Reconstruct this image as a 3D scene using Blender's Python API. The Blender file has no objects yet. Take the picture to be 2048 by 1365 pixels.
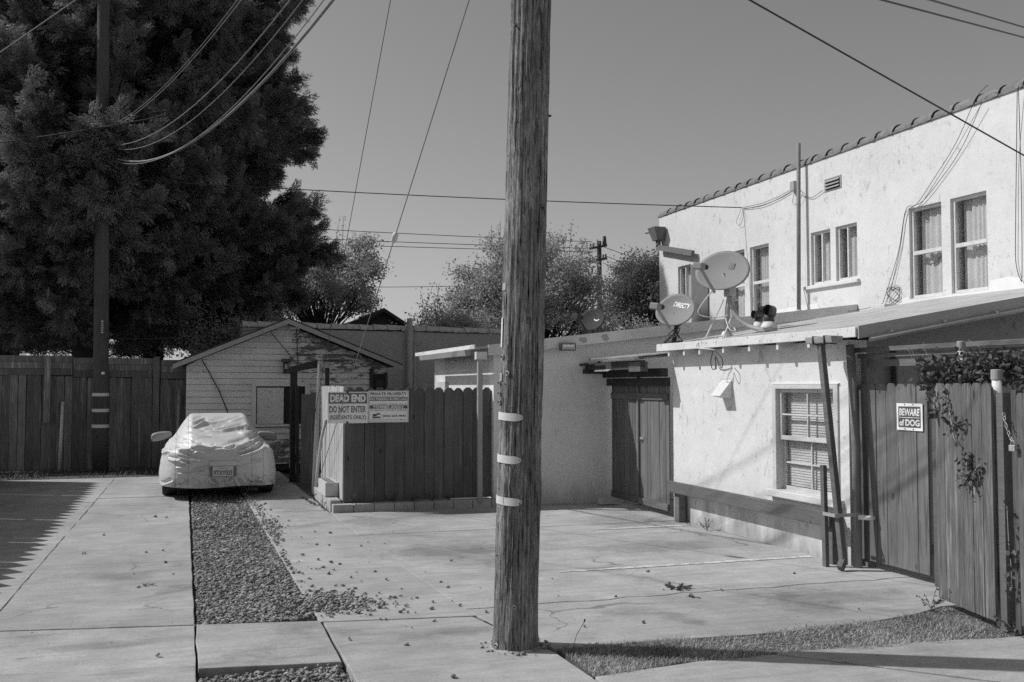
import bpy, math, random
import numpy as np
from mathutils import Vector, Matrix

# ------------------------------------------------------------------ camera, sky, sun, exposure
scene = bpy.context.scene
R = math.radians
cam_d = bpy.data.cameras.new('camera'); cam = bpy.data.objects.new('camera', cam_d)
scene.collection.objects.link(cam); scene.camera = cam
cam_d.sensor_width = 36.0; cam_d.lens = 35.0
cam_d.clip_start = 0.05; cam_d.clip_end = 3000
cam.location = (0, 0, 1.75)
cam.rotation_euler = (R(90 + 2.574), 0, R(-18.05))

SUN_AZ, SUN_EL = R(-63.4), R(43)          # azimuth from +Y towards +X
sun_dir = Vector((math.sin(SUN_AZ)*math.cos(SUN_EL), math.cos(SUN_AZ)*math.cos(SUN_EL), math.sin(SUN_EL)))
world = bpy.data.worlds.new('World'); scene.world = world; world.use_nodes = True
wn = world.node_tree.nodes; wl = world.node_tree.links; wn.clear()
w_out = wn.new('ShaderNodeOutputWorld'); w_bg = wn.new('ShaderNodeBackground')
sky = wn.new('ShaderNodeTexSky'); sky.sky_type = 'NISHITA'; sky.sun_disc = False
sky.sun_elevation = SUN_EL; sky.sun_rotation = SUN_AZ; sky.altitude = 0
sky.air_density = 1.0; sky.dust_density = 1.2; sky.ozone_density = 1.0
# black-and-white picture: one weighted channel of the sky colour
w_sep = wn.new('ShaderNodeSeparateColor'); wl.new(sky.outputs[0], w_sep.inputs[0])
def w_math(op, a, b):
    n = wn.new('ShaderNodeMath'); n.operation = op
    for i, v in enumerate((a, b)):
        if isinstance(v, (int, float)): n.inputs[i].default_value = v
        else: wl.new(v, n.inputs[i])
    return n.outputs[0]
w_bw = w_math('ADD', w_math('MULTIPLY', w_sep.outputs[0], 0.45), w_math('ADD', w_math('MULTIPLY', w_sep.outputs[1], 0.45), w_math('MULTIPLY', w_sep.outputs[2], 0.10)))
wl.new(w_bw, w_bg.inputs[0]); w_bg.inputs[1].default_value = 0.105
wl.new(w_bg.outputs[0], w_out.inputs[0])

sun_l = bpy.data.lights.new('sun', 'SUN'); sun_l.energy = 3.5; sun_l.angle = R(0.55); sun_l.color = (1, 1, 1)
sun = bpy.data.objects.new('sun', sun_l); scene.collection.objects.link(sun)
sun.rotation_euler = sun_dir.to_track_quat('Z', 'Y').to_euler(); sun.location = (-20, 10, 30)

scene.view_settings.view_transform = 'Standard'; scene.view_settings.look = 'None'
scene.view_settings.exposure = 0.0; scene.view_settings.gamma = 1.0
scene.render.engine = 'CYCLES'
scene.cycles.use_denoising = False
scene.cycles.max_bounces = 8; scene.cycles.transparent_max_bounces = 12

# ------------------------------------------------------------------ helpers
rnd = random.Random(7)
rng = np.random.default_rng(11)
ORI = {}                                   # world origin of each object's root

def link(o): scene.collection.objects.link(o); return o
def tag(o, label, cat, group=None):
    o['label'] = label; o['category'] = cat
    if group: o['group'] = group
    return o
def empty(name, loc, label=None, cat=None, group=None):
    o = link(bpy.data.objects.new(name, None)); o.location = loc; o.empty_display_size = 0.2
    ORI[o.name] = Vector(loc)
    if label: tag(o, label, cat, group)
    return o
def origin(o): return ORI.get(o.name, Vector((0, 0, 0))) if o else Vector((0, 0, 0))

class MB:
    """collects shapes in world coordinates; build() links them as ONE mesh object"""
    def __init__(s): s.v = []; s.f = []
    def add(s, vs, fs):
        n = len(s.v); s.v += [tuple(p) for p in vs]; s.f += [tuple(i + n for i in q) for q in fs]; return s
    def box(s, a, b):
        x0, y0, z0 = a; x1, y1, z1 = b
        return s.add([(x0,y0,z0),(x1,y0,z0),(x1,y1,z0),(x0,y1,z0),(x0,y0,z1),(x1,y0,z1),(x1,y1,z1),(x0,y1,z1)],
                     [(0,3,2,1),(4,5,6,7),(0,1,5,4),(1,2,6,5),(2,3,7,6),(3,0,4,7)])
    def beam(s, p, q, w, h, up=(0, 0, 1)):
        """rectangular bar from p to q, w across, h along up"""
        p = Vector(p); q = Vector(q); d = (q - p).normalized(); u = Vector(up)
        r = d.cross(u).normalized(); u = r.cross(d).normalized()
        vs = []
        for c in (p, q):
            for sx, sz in ((-1,-1),(1,-1),(1,1),(-1,1)): vs.append(c + r*sx*w/2 + u*sz*h/2)
        return s.add(vs, [(0,1,2,3),(7,6,5,4),(0,4,5,1),(1,5,6,2),(2,6,7,3),(3,7,4,0)])
    def prism(s, pts, off):
        """closed polygon pts extruded by vector off"""
        n = len(pts); off = Vector(off); a = [Vector(p) for p in pts]; b = [p + off for p in a]
        return s.add(a + b, [tuple(range(n))[::-1], tuple(range(n, 2*n))] + [(i, (i+1) % n, n + (i+1) % n, n + i) for i in range(n)])
    def tube(s, path, r, n=8, cap=True):
        path = [Vector(p) for p in path]; m = len(path); rr = r if hasattr(r, '__len__') else [r]*m
        vs = []; prev = None
        for i, p in enumerate(path):
            d = (path[min(i+1, m-1)] - path[max(i-1, 0)]).normalized()
            if prev is None:
                a = d.cross(Vector((0,0,1)));
                if a.length < 1e-3: a = d.cross(Vector((0,1,0)))
                a.normalize()
            else: a = (prev - d*prev.dot(d)).normalized()
            prev = a; b = d.cross(a)
            for k in range(n):
                t = 2*math.pi*k/n; vs.append(p + (a*math.cos(t) + b*math.sin(t))*rr[i])
        fs = [(i*n + k, i*n + (k+1) % n, (i+1)*n + (k+1) % n, (i+1)*n + k) for i in range(m-1) for k in range(n)]
        if cap: fs += [tuple(range(n))[::-1], tuple(range((m-1)*n, m*n))]
        return s.add(vs, fs)
    def build(s, name, mat, parent=None, smooth=False, bevel=0, kind=None):
        o = origin(parent)
        me = bpy.data.meshes.new(name); me.from_pydata([(x-o.x, y-o.y, z-o.z) for x, y, z in s.v], [], s.f); me.update()
        ob = link(bpy.data.objects.new(name, me))
        if mat: me.materials.append(mat)
        if parent: ob.parent = parent
        ORI[ob.name] = o
        if smooth:
            for p in me.polygons: p.use_smooth = True
        if bevel:
            m = ob.modifiers.new('bevel', 'BEVEL'); m.width = bevel; m.segments = 2; m.limit_method = 'ANGLE'
        if kind: ob['kind'] = kind
        return ob

def fast_mesh(name, V, Fc, mat, parent=None, smooth=False, kind=None):
    """numpy verts (n,3), faces (m,k)"""
    V = np.asarray(V, np.float32).reshape(-1, 3); Fc = np.asarray(Fc, np.int32); k = Fc.shape[1]; m = len(Fc)
    o = origin(parent); V = V - np.array(o, np.float32)
    me = bpy.data.meshes.new(name)
    me.vertices.add(len(V)); me.vertices.foreach_set('co', V.ravel())
    me.loops.add(m*k); me.loops.foreach_set('vertex_index', Fc.ravel())
    me.polygons.add(m); me.polygons.foreach_set('loop_start', np.arange(0, m*k, k, dtype=np.int32))
    me.polygons.foreach_set('loop_total', np.full(m, k, np.int32))
    if smooth: me.polygons.foreach_set('use_smooth', np.ones(m, bool))
    me.update(calc_edges=True)
    ob = link(bpy.data.objects.new(name, me)); me.materials.append(mat)
    if parent: ob.parent = parent
    ORI[ob.name] = o
    if kind: ob['kind'] = kind
    return ob

def stamp(T, TF, P, A, B, Cc):
    """copies template T (n,3) with faces TF at P with frame axes A,B,Cc (already scaled), each (m,3)"""
    V = P[:, None, :] + T[None, :, 0:1]*A[:, None, :] + T[None, :, 1:2]*B[:, None, :] + T[None, :, 2:3]*Cc[:, None, :]
    F = TF[None] + (np.arange(len(P))*len(T))[:, None, None]
    return V.reshape(-1, 3), F.reshape(-1, TF.shape[1])
def nrm(a): return a/np.maximum(np.linalg.norm(a, axis=-1, keepdims=True), 1e-9)

_lat = rng.random((64, 64, 64))
def vnoise(p):
    """smooth value noise, p (...,3) -> 0..1"""
    p = np.asarray(p, float); i = np.floor(p).astype(int); f = p - i; f = f*f*(3 - 2*f); r = 0
    for dx in (0, 1):
        for dy in (0, 1):
            for dz in (0, 1):
                w = (f[..., 0] if dx else 1-f[..., 0])*(f[..., 1] if dy else 1-f[..., 1])*(f[..., 2] if dz else 1-f[..., 2])
                r = r + w*_lat[(i[..., 0]+dx) % 64, (i[..., 1]+dy) % 64, (i[..., 2]+dz) % 64]
    return r
def fbm(p, o=4):
    p = np.asarray(p, float); a = 0; w = 1; s = 0
    for k in range(o): a = a + w*vnoise(p*2**k + 17.3*k); s += w; w *= .5
    return a/s

# ------------------------------------------------------------------ procedural materials (the photograph is black and white)
class NT:
    def __init__(s, name):
        s.m = bpy.data.materials.new(name); s.m.use_nodes = True; s.t = s.m.node_tree; s.n = s.t.nodes; s.l = s.t.links
        s.b = s.n['Principled BSDF']; s.pos = s.n.new('ShaderNodeNewGeometry').outputs['Position']
        s.obj = s.n.new('ShaderNodeTexCoord').outputs['Object']
        s.rand = s.n.new('ShaderNodeObjectInfo').outputs['Random']
    def put(s, sock, v):
        if isinstance(v, (int, float)):
            if sock.type == 'RGBA': sock.default_value = (v, v, v, 1)
            elif sock.type == 'VECTOR': sock.default_value = (v, v, v)
            else: sock.default_value = v
        elif isinstance(v, tuple): sock.default_value = v
        else: s.l.new(v, sock)
    def math(s, op, a, b=0.0, c=None, clamp=False):
        n = s.n.new('ShaderNodeMath'); n.operation = op; n.use_clamp = clamp
        s.put(n.inputs[0], a); s.put(n.inputs[1], b)
        if c is not None: s.put(n.inputs[2], c)
        return n.outputs[0]
    def vmath(s, op, a, b):
        n = s.n.new('ShaderNodeVectorMath'); n.operation = op; s.put(n.inputs[0], a); s.put(n.inputs[1], b); return n.outputs[0]
    def scale(s, v, xyz): return s.vmath('MULTIPLY', v, tuple(xyz))
    def jitter(s, v, k=37.0):
        c = s.n.new('ShaderNodeCombineXYZ'); r = s.math('MULTIPLY', s.rand, k)
        for i in range(3): s.l.new(r, c.inputs[i])
        return s.vmath('ADD', v, c.outputs[0])
    def noise(s, v, sc, det=4, ro=.55, dist=0.0):
        n = s.n.new('ShaderNodeTexNoise'); s.put(n.inputs['Vector'], v); n.inputs['Scale'].default_value = sc
        n.inputs['Detail'].default_value = det; n.inputs['Roughness'].default_value = ro; n.inputs['Distortion'].default_value = dist
        return n.outputs[0]
    def step(s, v, a, b, lo=0.0, hi=1.0):
        n = s.n.new('ShaderNodeMapRange'); n.interpolation_type = 'SMOOTHSTEP'
        s.put(n.inputs[0], v); n.inputs[1].default_value = a; n.inputs[2].default_value = b; n.inputs[3].default_value = lo; n.inputs[4].default_value = hi
        return n.outputs[0]
    def lin(s, v, a, b, lo, hi):
        n = s.n.new('ShaderNodeMapRange'); s.put(n.inputs[0], v); n.inputs[1].default_value = a; n.inputs[2].default_value = b; n.inputs[3].default_value = lo; n.inputs[4].default_value = hi
        return n.outputs[0]
    def voro(s, v, sc, feat='DISTANCE_TO_EDGE'):
        n = s.n.new('ShaderNodeTexVoronoi'); n.feature = feat; s.put(n.inputs['Vector'], v); n.inputs['Scale'].default_value = sc; return n.outputs['Distance']
    def xyz(s, v):
        n = s.n.new('ShaderNodeSeparateXYZ'); s.l.new(v, n.inputs[0]); return n.outputs
    def done(s, col, rough=.8, bump=None, bs=.3, bd=.01, spec=.3, metal=0.0):
        s.put(s.b.inputs['Base Color'], col); s.put(s.b.inputs['Roughness'], rough)
        s.b.inputs['Specular IOR Level'].default_value = spec; s.b.inputs['Metallic'].default_value = metal
        if bump is not None:
            n = s.n.new('ShaderNodeBump'); n.inputs['Strength'].default_value = bs; n.inputs['Distance'].default_value = bd
            s.l.new(bump, n.inputs['Height']); s.l.new(n.outputs[0], s.b.inputs['Normal'])
        return s.m

def plain(name, c, rough=.6, var=.12, sc=6, spec=.4, metal=0.0, bump=0.0):
    t = NT(name); v = t.jitter(t.obj); n = t.noise(v, sc, 5); n2 = t.noise(v, sc*9, 3)
    col = t.math('MULTIPLY', t.math('ADD', t.lin(n, .25, .75, 1-var, 1+var), t.lin(n2, .3, .7, -var*.5, var*.5)), c)
    return t.done(col, rough, n2 if bump else None, bump, .004, spec, metal)

def concrete(name, base=.38, stain=.6, spots=()):
    t = NT(name); p = t.pos
    a = t.noise(p, .55, 6, .6); b = t.noise(p, 3.2, 8, .65); g = t.noise(p, 75, 2, .5); g2 = t.noise(p, 22, 4, .6)
    streak = t.noise(t.scale(p, (1.2, 9, 1)), 1.3, 5, .6, .6)
    col = t.math('MULTIPLY', t.lin(a, .3, .7, .80, 1.13), t.lin(b, .25, .75, .80, 1.16))
    col = t.math('MULTIPLY', col, t.lin(g, .25, .75, .86, 1.13)); col = t.math('MULTIPLY', col, t.lin(g2, .3, .7, .93, 1.06))
    col = t.math('MULTIPLY', col, t.lin(streak, .3, .7, .86, 1.08))
    st = t.step(t.noise(t.vmath('ADD', p, (3.1, 8.7, 0.)), .8, 6, .62, .4), .56, .72, 1, stain); col = t.math('MULTIPLY', col, st)
    oil = t.step(t.noise(t.vmath('ADD', t.scale(p, (1, 1.6, 1)), (1.7, 3.3, 0.)), 1.9, 7, .68, .7), .63, .74, 1, .66); col = t.math('MULTIPLY', col, oil)
    st2 = t.noise(t.scale(p, (1.6, 42, 1)), 1.2, 4, .6, .3); col = t.math('MULTIPLY', col, t.lin(st2, .3, .7, .93, 1.06))
    for sx, sy, rx, ry, k in spots:      # oil and rust marks on the court
        q = t.vmath('DIVIDE', t.vmath('SUBTRACT', p, (sx, sy, 0.)), (rx, ry, 1.)); ln = t.n.new('ShaderNodeVectorMath'); ln.operation = 'LENGTH'; t.l.new(t.vmath('MULTIPLY', q, (1., 1., 0.)), ln.inputs[0])
        d = t.math('ADD', ln.outputs['Value'], t.math('MULTIPLY', t.math('SUBTRACT', t.noise(p, 3.5, 6, .7, .5), .5), 2.2)); col = t.math('MULTIPLY', col, t.step(d, .25, 1.15, k, 1))
    speck = t.step(t.noise(p, 34, 2, .4), .72, .76, 1, .55); col = t.math('MULTIPLY', col, speck)
    # hairline cracks
    n = t.n.new('ShaderNodeTexNoise'); n.inputs['Scale'].default_value = 1.1; n.inputs['Detail'].default_value = 6; t.l.new(p, n.inputs['Vector'])
    wv = t.vmath('ADD', p, t.vmath('MULTIPLY', t.vmath('SUBTRACT', n.outputs['Color'], (.5, .5, .5)), (1.3, 1.3, 0.)))
    e = t.voro(wv, .33); mask = t.step(t.noise(p, .45, 2), .54, .6)
    ck = t.math('MULTIPLY', t.step(e, .0015, .005, 1, 0), mask)
    col = t.math('MULTIPLY', col, t.math('SUBTRACT', 1.0, t.math('MULTIPLY', ck, .42)))
    col = t.math('MULTIPLY', t.math('MULTIPLY', col, base), t.lin(t.rand, 0, 1, .95, 1.05))
    h = t.math('SUBTRACT', t.math('ADD', t.math('MULTIPLY', b, .5), t.math('MULTIPLY', g2, .5)), ck)
    return t.done(col, .9, h, .25, .01, .2)

def stucco(name, base=.78, patch=.72, dirt=0.0):
    t = NT(name); p = t.pos
    a = t.noise(p, .7, 4); b = t.noise(p, 5, 6, .6); f = t.noise(p, 55, 4, .65)
    col = t.math('MULTIPLY', t.lin(a, .3, .7, .93, 1.05), t.lin(b, .3, .7, .95, 1.04))
    col = t.math('MULTIPLY', col, t.lin(f, .3, .7, .95, 1.05))
    # sparse touched-up blotches
    w = t.noise(t.scale(p, (1, 1, .7)), 7.5, 8, .74, .8); reg = t.noise(p, 1.1, 2)
    m = t.math('MULTIPLY', t.step(w, .56, .62), t.step(reg, .38, .56))
    m2 = t.step(t.noise(t.vmath('ADD', p, (9., 2., 4.)), 13, 5, .7), .62, .70)
    col = t.math('MULTIPLY', col, t.math('SUBTRACT', 1.0, t.math('MULTIPLY', m, 1 - patch)))
    col = t.math('MULTIPLY', col, t.math('SUBTRACT', 1.0, t.math('MULTIPLY', m2, (1 - patch)*.7)))
    if dirt:
        z = t.xyz(p)[2]; d = t.noise(t.scale(p, (1, 1, .35)), 2.2, 7, .65)
        k = t.step(t.math('ADD', t.math('MULTIPLY', d, .75), t.math('MULTIPLY', z, -.55)), .12, .42)
        col = t.math('MULTIPLY', col, t.math('SUBTRACT', 1.0, t.math('MULTIPLY', k, dirt)))
    h = t.math('ADD', t.math('MULTIPLY', f, .35), t.math('ADD', t.math('MULTIPLY', b, 1.6), t.math('MULTIPLY', a, 2.0)))
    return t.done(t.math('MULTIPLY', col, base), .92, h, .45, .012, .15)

def wood(name, base, var=.3, grain=.35, wear=0.0, wearc=2.0, axis=2, rough=.8):
    """vertical grain along axis of the piece itself; each piece has its own tone"""
    t = NT(name); v = t.jitter(t.obj); s = [1., 1., 1.]; s[axis] = .06
    g = t.noise(t.scale(v, [k*14 for k in s]), 3, 6, .65, .3); g2 = t.noise(t.scale(v, [k*60 for k in s]), 2.5, 3, .6)
    big = t.noise(v, 1.3, 4)
    col = t.math('MULTIPLY', t.lin(g, .25, .75, 1-grain, 1+grain), t.lin(g2, .25, .75, 1-grain*.6, 1+grain*.6))
    col = t.math('MULTIPLY', col, t.lin(big, .3, .7, .85, 1.15)); col = t.math('MULTIPLY', col, t.lin(t.rand, 0, 1, 1-var, 1+var))
    kn = t.step(t.voro(t.scale(v, (3.2, 3.2, 1.6)), 1.1, 'F1'), .045, .09, .45, 1); col = t.math('MULTIPLY', col, kn)
    if wear:
        w = t.step(t.noise(t.scale(v, [k*4 for k in s]), 3, 7, .7), .62 - wear*.15, .68 - wear*.15); col = t.math('MULTIPLY', col, t.lin(w, 0, 1, 1, wearc))
    return t.done(t.math('MULTIPLY', col, base), rough, t.math('ADD', g, t.math('MULTIPLY', g2, .6)), .4, .006, .2)

def leaf(name, c, trans=.25, var=.35):
    t = NT(name); n = t.noise(t.pos, 1.4, 3); n2 = t.noise(t.pos, 30, 1)
    col = t.math('MULTIPLY', t.math('MULTIPLY', t.lin(n, .3, .7, 1-var, 1+var), t.lin(n2, .3, .7, .75, 1.25)), c)
    t.put(t.b.inputs['Base Color'], col); t.b.inputs['Roughness'].default_value = .6; t.b.inputs['Specular IOR Level'].default_value = .25
    tr = t.n.new('ShaderNodeBsdfTranslucent'); t.put(tr.inputs[0], col); mx = t.n.new('ShaderNodeMixShader'); mx.inputs[0].default_value = trans
    t.l.new(t.b.outputs[0], mx.inputs[1]); t.l.new(tr.outputs[0], mx.inputs[2]); t.l.new(mx.outputs[0], t.n['Material Output'].inputs[0])
    return t.m

def glass_mat(name, tint=.9, refl=1.0):
    t = NT(name); t.n.remove(t.b)
    tr = t.n.new('ShaderNodeBsdfTransparent'); tr.inputs[0].default_value = (tint, tint, tint, 1)
    gl = t.n.new('ShaderNodeBsdfGlossy'); gl.inputs['Roughness'].default_value = .02; gl.inputs[0].default_value = (refl, refl, refl, 1)
    fr = t.n.new('ShaderNodeLayerWeight'); fr.inputs[0].default_value = .5
    k = t.math('ADD', t.math('MULTIPLY', t.math('POWER', fr.outputs['Facing'], 4.0), .9), .05)
    mx = t.n.new('ShaderNodeMixShader'); t.l.new(k, mx.inputs[0]); t.l.new(tr.outputs[0], mx.inputs[1]); t.l.new(gl.outputs[0], mx.inputs[2])
    t.l.new(mx.outputs[0], t.n['Material Output'].inputs[0]); return t.m

def pole_mat(name, base=.17):
    t = NT(name); v = t.obj
    g = t.noise(t.scale(v, (34, 34, 5.0)), 2, 8, .75, .45); g2 = t.noise(t.scale(v, (95, 95, 9)), 2, 5, .7); big = t.noise(t.scale(v, (3.0, 3.0, .8)), 2, 6, .65)
    c1 = t.step(t.noise(t.scale(v, (34, 34, 1.7)), 1.6, 6, .7, .35), .56, .63, 1, .25)
    c2 = t.step(t.noise(t.scale(v, (60, 60, 5.0)), 1.6, 5, .65, .2), .60, .68, 1, .3)
    col = t.math('MULTIPLY', t.lin(g, .28, .72, .40, 1.65), t.lin(g2, .25, .75, .55, 1.45)); col = t.math('MULTIPLY', t.math('MULTIPLY', col, c1), c2)
    col = t.math('MULTIPLY', col, t.lin(big, .3, .7, .45, 1.5))
    kn = t.step(t.voro(t.scale(v, (2.6, 2.6, 1.2)), 1.5, 'F1'), .05, .12, .35, 1); col = t.math('MULTIPLY', col, kn)
    h = t.math('ADD', t.math('MULTIPLY', g, 1.2), t.math('ADD', t.math('MULTIPLY', g2, .7), t.math('ADD', c1, t.math('MULTIPLY', c2, .6))))
    return t.done(t.math('MULTIPLY', col, base), .9, h, .9, .009, .12)

def peel(name, base, bare=.12, amount=.0, sc=9):
    """old paint with chipped spots"""
    t = NT(name); p = t.pos; a = t.noise(p, 3, 5); w = t.noise(p, sc, 8, .75, .4); f = t.noise(p, 70, 3)
    m = t.step(w, .60 - amount, .66 - amount)
    col = t.math('MULTIPLY', t.math('MULTIPLY', t.lin(a, .3, .7, .88, 1.08), t.lin(f, .3, .7, .92, 1.07)), base)
    col = t.math('ADD', t.math('MULTIPLY', col, t.math('SUBTRACT', 1.0, m)), t.math('MULTIPLY', m, bare))
    return t.done(col, .8, t.math('SUBTRACT', f, m), .3, .005, .2)

MAT = dict(
    concrete=concrete('concrete', .41, .62, [(2.75, 10.3, 1.1, .45, .62), (4.9, 9.9, .9, .5, .7), (2.3, 12.9, .5, .5, .7), (5.0, 7.15, .9, .35, .75), (5.4, 11.9, .6, .7, .72), (1.5, 15.2, .5, 1.4, .68), (-.6, 9.9, .5, .25, .8), (-.55, 7.35, .5, .14, .75), (1.9, 6.95, .3, .15, .7), (3.4, 13.3, 1.2, .4, .75)]), concrete2=concrete('alley_concrete', .38), stucco=stucco('stucco_white', .67, .72),
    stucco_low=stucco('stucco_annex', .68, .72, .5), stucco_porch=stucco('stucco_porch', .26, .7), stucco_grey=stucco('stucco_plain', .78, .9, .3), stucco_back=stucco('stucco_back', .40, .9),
    fence_dark=wood('painted_fence', .115, .16, .2, .25, 1.5), fence_old=wood('weathered_fence', .155, .4, .5, .4, 1.7),
    fence_pale=wood('bare_fence', .40, .08, .18), gate=wood('gate_paint', .155, .16, .3, .4, .55), gate_r=wood('gate_weathered', .12, .16, .55, .5, 1.7),
    rail=wood('rail_paint', .135, .1, .2, .2, .6, axis=1), beam=wood('beam_paint', .14, .15, .25, axis=1), beam_dark=wood('dark_beam', .05, .2, .3, axis=0),
    lath=wood('pale_lath', .42, .12, .2), trim=plain('white_trim', .62, .6, .12, 9), trim_old=peel('old_white_trim', .55, .2, .0, 14), barge=peel('barge_paint', .36, .12, -.03, 8), fascia_w=peel('chipped_white', .66, .14, .02, 22), fascia=peel('wing_fascia', .66, .2, -.06, 6), tile2=plain('coping_tile', .5, .85, .25, 9, .2, bump=.3),
    tile=plain('clay_tile', .19, .8, .35, 7, .2, bump=.3), roof=plain('roof_coating', .42, .85, .25, 3, .2, bump=.4), roof_dark=plain('dark_roof', .055, .85, .25, 5),
    galv=plain('galvanised', .42, .45, .18, 10, .5, .3), metal_dark=plain('dark_metal', .06, .5, .3, 12), paint_grey=plain('grey_paint', .33, .55, .12, 4),
    pipe_brown=plain('brown_pipe_paint', .19, .6, .15, 6), pipe_dark=plain('stack_paint', .2, .6, .18, 8), pipe=plain('vent_pipe_paint', .4, .6, .18, 8), white=plain('white_paint', .78, .5, .06, 5), plastic=plain('white_plastic', .7, .45, .1, 8),
    black=plain('black', .012, .6, .3, 8), rubber=plain('tyre_rubber', .022, .75, .3, 20), wire=plain('wire', .035, .5, .2, 5), wire_pale=plain('pale_wire', .2, .45, .2, 5),
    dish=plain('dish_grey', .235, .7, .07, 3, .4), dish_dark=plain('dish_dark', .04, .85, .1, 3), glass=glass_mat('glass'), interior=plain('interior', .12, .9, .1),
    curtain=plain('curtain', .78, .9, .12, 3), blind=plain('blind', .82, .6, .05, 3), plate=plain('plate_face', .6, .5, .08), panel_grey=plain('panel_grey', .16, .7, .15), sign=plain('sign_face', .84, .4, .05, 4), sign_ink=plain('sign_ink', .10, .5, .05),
    sign_grey=plain('sign_grey_ink', .16, .5, .05), block=concrete('block', .45, .8), joint=plain('joint_sand', .16, .95, .3, 9, .1), soil=plain('soil', .11, .95, .35, 6, .1, bump=.6),
    bark=wood('bark', .05, .1, .4), pole=pole_mat('pole_wood', .25), pole_far=wood('far_pole', .085, .05, .3), cinder=plain('concrete_pale', .5, .9, .12, 20),
    conifer=leaf('conifer_foliage', .23, .3, .5), leaf_pale=leaf('pale_leaves', .40, .5), leaf_mid=leaf('mid_leaves', .17, .35), leaf_dark=leaf('dark_glossy_leaves', .10, .15),
    grass=leaf('grass', .44, .3, .45), weed=leaf('weed', .12, .25), twig=plain('twigs', .36, .9, .2),
)
def gravel_mat():
    t = NT('gravel'); n = t.noise(t.pos, 9, 2); i = t.n.new('ShaderNodeNewGeometry').outputs['Random Per Island']
    col = t.math('MULTIPLY', t.lin(i, 0, 1, .15, .38), t.lin(n, .3, .7, .8, 1.2)); f = t.noise(t.pos, 120, 2)
    return t.done(col, .9, f, .3, .003, .2)
MAT['gravel'] = gravel_mat()
def ground_mat():
    t = NT('dirt_ground'); a = t.noise(t.pos, .8, 6); b = t.noise(t.pos, 25, 4)
    return t.done(t.math('MULTIPLY', t.math('MULTIPLY', t.lin(a, .3, .7, .7, 1.3), t.lin(b, .3, .7, .7, 1.3)), .11), .95, b, .6, .02, .1)
MAT['ground'] = ground_mat()
def clap_mat():
    t = NT('peeling_clapboard'); p = t.pos; x, y, z = t.xyz(p)
    a = t.noise(t.scale(p, (1, 1, 2)), 2.2, 5); b = t.noise(t.scale(p, (1, 1, 4)), 14, 4)
    col = t.math('MULTIPLY', t.lin(a, .3, .7, .88, 1.08), t.lin(b, .3, .7, .93, 1.06))
    w = t.noise(t.scale(p, (1, 1, 3.0)), 3.6, 9, .78, .5)
    # bare wood where the paint has flaked off, mostly on the right half and along the foot
    r1 = t.math('MULTIPLY', t.step(x, 1.8, 2.4), t.step(z, 1.65, 2.2)); r2 = t.step(z, .95, .4)
    reg = t.math('MAXIMUM', r1, r2)
    m = t.step(t.math('ADD', w, t.math('MULTIPLY', reg, .155)), .62, .65)
    col = t.math('MULTIPLY', t.math('MULTIPLY', col, .68), t.math('SUBTRACT', 1.0, t.math('MULTIPLY', m, .74)))
    return t.done(col, .8, t.math('ADD', b, t.math('MULTIPLY', m, -1.)), .35, .006, .2)
MAT['clap'] = clap_mat()

# ------------------------------------------------------------------ text as flat print
def text_mesh(s, w, h, bold=0.0):
    cu = bpy.data.curves.new('lettering', 'FONT'); cu.body = s; cu.size = 1; cu.offset = bold; cu.resolution_u = 3
    o = link(bpy.data.objects.new('lettering', cu)); bpy.context.view_layer.update()
    me = bpy.data.meshes.new_from_object(o.evaluated_get(bpy.context.evaluated_depsgraph_get()))
    bpy.data.objects.remove(o); bpy.data.curves.remove(cu)
    V = np.array([v.co for v in me.vertices]); lo = V.min(0); hi = V.max(0)
    V[:, 0] = (V[:, 0]-lo[0])/(hi[0]-lo[0])*w; V[:, 1] = (V[:, 1]-lo[1])/(hi[1]-lo[1])*h; V[:, 2] = 0
    me.vertices.foreach_set('co', V.ravel().astype(np.float32)); me.update(); return me
def lettering(s, corner, ux, uy, w, h, mat, parent, bold=0.0, slant=0.0, label=None):
    """lower-left corner, unit axes ux (reading direction), uy (up)"""
    me = text_mesh(s, w, h, bold); ux = Vector(ux); uy = Vector(uy); o = origin(parent); c = Vector(corner) - o
    for v in me.vertices: v.co = c + ux*(v.co.x + slant*v.co.y) + uy*v.co.y
    me.materials.clear(); me.materials.append(mat); me.name = 'lettering'
    ob = link(bpy.data.objects.new('lettering', me)); ob.parent = parent; ORI[ob.name] = o
    if label: ob['label'] = label
    return ob
def rect_on(name, corner, ux, uy, w, h, t, mat, parent):
    """thin plate: corner + ux*w + uy*h, thickness t towards the viewer (ux x uy)"""
    ux = Vector(ux); uy = Vector(uy); c = Vector(corner); n = ux.cross(uy)
    return MB().prism([c, c+ux*w, c+ux*w+uy*h, c+uy*h], n*t).build(name, mat, parent)

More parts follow.
